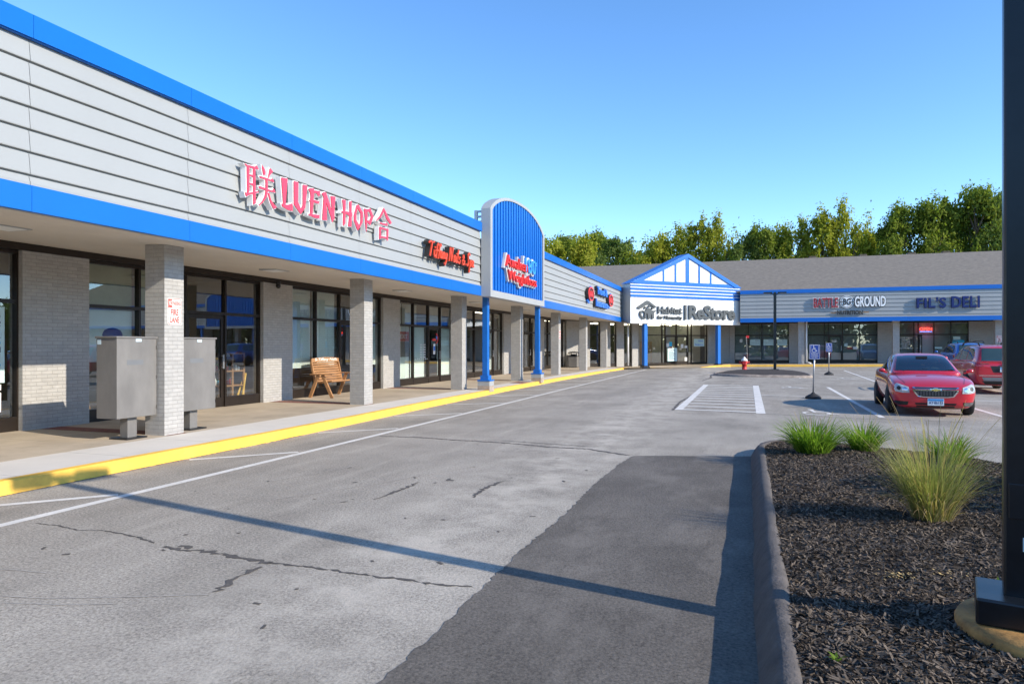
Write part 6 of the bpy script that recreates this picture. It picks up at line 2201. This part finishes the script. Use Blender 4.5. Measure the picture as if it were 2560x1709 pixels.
# sport utility cars, seen from behind
def suv(label, paint, plate, loc, rz, group=None):
    global t
    t = thing("parked_car", label, "car", (0, 0, 0))
    body = [(2.28, .38, .5, .62, .58, .55, .78, .83), (2.2, .26, .68, .78, .58, .72, .86, .93), (1.95, .24, .78, .87, .6, .82, .94, 1.0), (1.3, .24, .8, .89, .64, .84, 1.0, 1.05), (.8, .24, .8, .89, .66, .85, 1.02, 1.08),
            (0, .24, .8, .89, .68, .86, 1.05, 1.06), (-1.0, .24, .8, .89, .7, .86, 1.07, 1.08), (-1.8, .26, .8, .885, .72, .86, 1.08, 1.09), (-2.12, .28, .78, .87, .72, .83, 1.06, 1.07), (-2.24, .32, .74, .83, .70, .80, 1.02, 1.03), (-2.28, .38, .68, .77, .68, .74, .96, .97)]
    cabin = [(1.05, .78, 1.04, .72, 1.06), (.75, .81, 1.04, .69, 1.22), (.4, .82, 1.04, .65, 1.44), (.05, .82, 1.05, .64, 1.58), (-.5, .82, 1.05, .64, 1.635), (-1.2, .82, 1.06, .64, 1.64), (-1.75, .82, 1.06, .63, 1.60), (-1.98, .81, 1.06, .62, 1.52), (-2.14, .79, 1.06, .68, 1.28), (-2.22, .76, 1.05, .72, 1.12)]
    bo, bb, bc = car_body(t, body, cabin, paint)
    P = lambda bv, poly, axis, mat, name, parent=None, off=0.006, sign=1, step=0.05: cast_patch(bv, poly, axis, off, sign, step).build(name, mat, parent or t)
    P(bc, [(-.66, 1.10), (.66, 1.10), (.60, 1.42), (.55, 1.515), (-.55, 1.515), (-.60, 1.42)], 'x', "car_glass", "rear_window", None, 0.006, -1)
    P(bc, [(-.66, 1.10), (.66, 1.10), (.57, 1.5), (-.57, 1.5)], 'x', "car_glass", "windshield", None, 0.006, 1)
    for s in (1, -1):
        P(bc, [(.55, 1.11), (.2, 1.36), (.0, 1.50), (-.22, 1.52), (-.22, 1.11)], 'y', "car_glass", "side_window", None, 0.006, s)
        P(bc, [(-.29, 1.11), (-.29, 1.53), (-1.05, 1.53), (-1.05, 1.11)], 'y', "car_glass", "side_window", None, 0.006, s)
        P(bc, [(-1.13, 1.12), (-1.13, 1.52), (-1.6, 1.48), (-1.8, 1.2), (-1.75, 1.12)], 'y', "car_glass", "side_window", None, 0.006, s)
        m = MB()
        pts = [(.25, 1.60), (.05, 1.69), (-.4, 1.72), (-1.3, 1.72), (-1.6, 1.69), (-1.75, 1.60)]
        for a, b in zip(pts[:-1], pts[1:]):
            m.bar((a[0], s * .58, a[1]), (b[0], s * .58, b[1]), 0.04, 0.03)
        m.build("roof_rail", "car_black", t)
        m = MB(); m.add(*smooth_mesh([(.82 + dx, s * (.99 + dy), 1.14 + dz) for dx in (-.07, .08) for dy in (-.1, .1) for dz in (-.08, .08)], [(0, 1, 3, 2), (4, 6, 7, 5), (0, 4, 5, 1), (2, 3, 7, 6), (0, 2, 6, 4), (1, 5, 7, 3)], 2), True)
        m.bar((.78, s * .84, 1.08), (.8, s * .95, 1.12), 0.05, 0.04)
        m.build("mirror", paint, t)
        for wx in (1.33, -1.28):
            arch = [(wx + .40 * math.cos(a), .35 + .40 * math.sin(a)) for a in [math.pi * i / 16 for i in range(17)]] + [(wx - .38, .26), (wx + .38, .26)]
            P(bb, arch, 'y', "car_black", "wheel_arch", bo, 0.004, s)
            wheel(t, wx, s * .80, .35, s)
        P(bb, [(s * .60, .92), (s * .76, .92), (s * .76, 1.02), (s * .66, 1.02)] if s > 0 else [(-.66, 1.02), (-.76, 1.02), (-.76, .92), (-.60, .92)], 'x', "lamp_red", "tail_light", None, 0.01, -1, 0.03)
        P(bb, [(-2.2, .86), (-1.98, .88), (-1.95, 1.02), (-2.2, 1.04)], 'y', "lamp_red", "tail_light", None, 0.008, s, 0.03)
    P(bb, [(-.66, .56), (.66, .56), (.60, .44), (-.60, .44)], 'x', "car_grey", "bumper_pad", None, 0.012, -1)
    P(bb, [(-.66, .435), (.66, .435), (.55, .33), (-.55, .33)], 'x', "car_black", "bumper_lower", None, 0.012, -1)
    P(bb, [(-.74, .605), (.74, .605), (.74, .625), (-.74, .625)], 'x', "chrome", "trim_strip", None, 0.012, -1)
    P(bb, [(-.42, .93), (.42, .93), (.34, .72), (-.34, .72)], 'x', "car_black", "plate_recess", bo, 0.001, -1)
    FB = Frame((0, 0), (0, -1), (-1, 0))
    xr = 2.30
    m = MB(); m.fbox(FB, -.155, .155, xr, xr + .008, .74, .895); pl = m.build("number_plate", "plate_white", t)
    m = MB(); m.fbox(FB, -.145, .145, xr + .0085, xr + .010, .84, .885); m.build("plate_top", "plate_blue", pl)
    m = MB(); add_text(m, FB, plate, -.125, .125, .765, .83, xr + .0085, xr + .010, 0.01); m.build("plate_text", "letter_navy", pl)
    m = MB(); m.prism(FB, [(.095 * math.cos(a), .985 + .048 * math.sin(a)) for a in [2 * math.pi * i / 24 for i in range(24)]], xr - .03, xr - .005); e = m.build("emblem", "chrome", t)
    m = MB(); m.prism(FB, [(.082 * math.cos(a), .985 + .037 * math.sin(a)) for a in [2 * math.pi * i / 24 for i in range(24)]], xr - .0045, xr - .002); m.build("emblem_face", "sign_blue", e)
    m = MB()
    for a_, b_, r_ in ((-.045, .99, .012), (-.01, 1.0, .008), (.02, .98, .008), (.035, .997, .008), (.05, .98, .008), (.0, .975, .007)):
        m.prism(FB, [(a_ + r_ * math.cos(a), b_ + r_ * math.sin(a)) for a in [2 * math.pi * i / 8 for i in range(8)]], xr - .0015, xr)
    m.build("emblem_stars", "chrome", e)
    m = MB(); m.bar((-2.235, -.02, 1.125), (-2.20, -.42, 1.15), 0.02, 0.015); m.lathe([(0.03, 0), (0.025, .03)], (-2.24, -.02, 1.1), 8); m.build("wiper", "car_black", t)
    m = MB(); m.tube((-1.55, -.0, 1.62), (-1.72, -.0, 1.84), 0.006, n=6); m.build("antenna", "car_black", t)
    if paint == "car_red":
        m = MB(); add_text(m, FB, "FORESTER", -.70, -.44, 1.0, 1.025, xr - .055, xr - .03, 0.01); m.build("lettering", "chrome", t)
    t.location = loc
    t.rotation_euler = (0, 0, rz)
    return t
suv("dark red sport utility car seen from behind, half hidden by the dark pole", "car_red", "TW\u00b714544", (8.0, 29.0, ground_z(8, 29)), R(90))
suv("blue sport utility car farther back, only its roof and windows showing above the red saloon", "car_blue", "AB\u00b730218", (10.9, 43.2, ground_z(10.9, 43)), R(90))
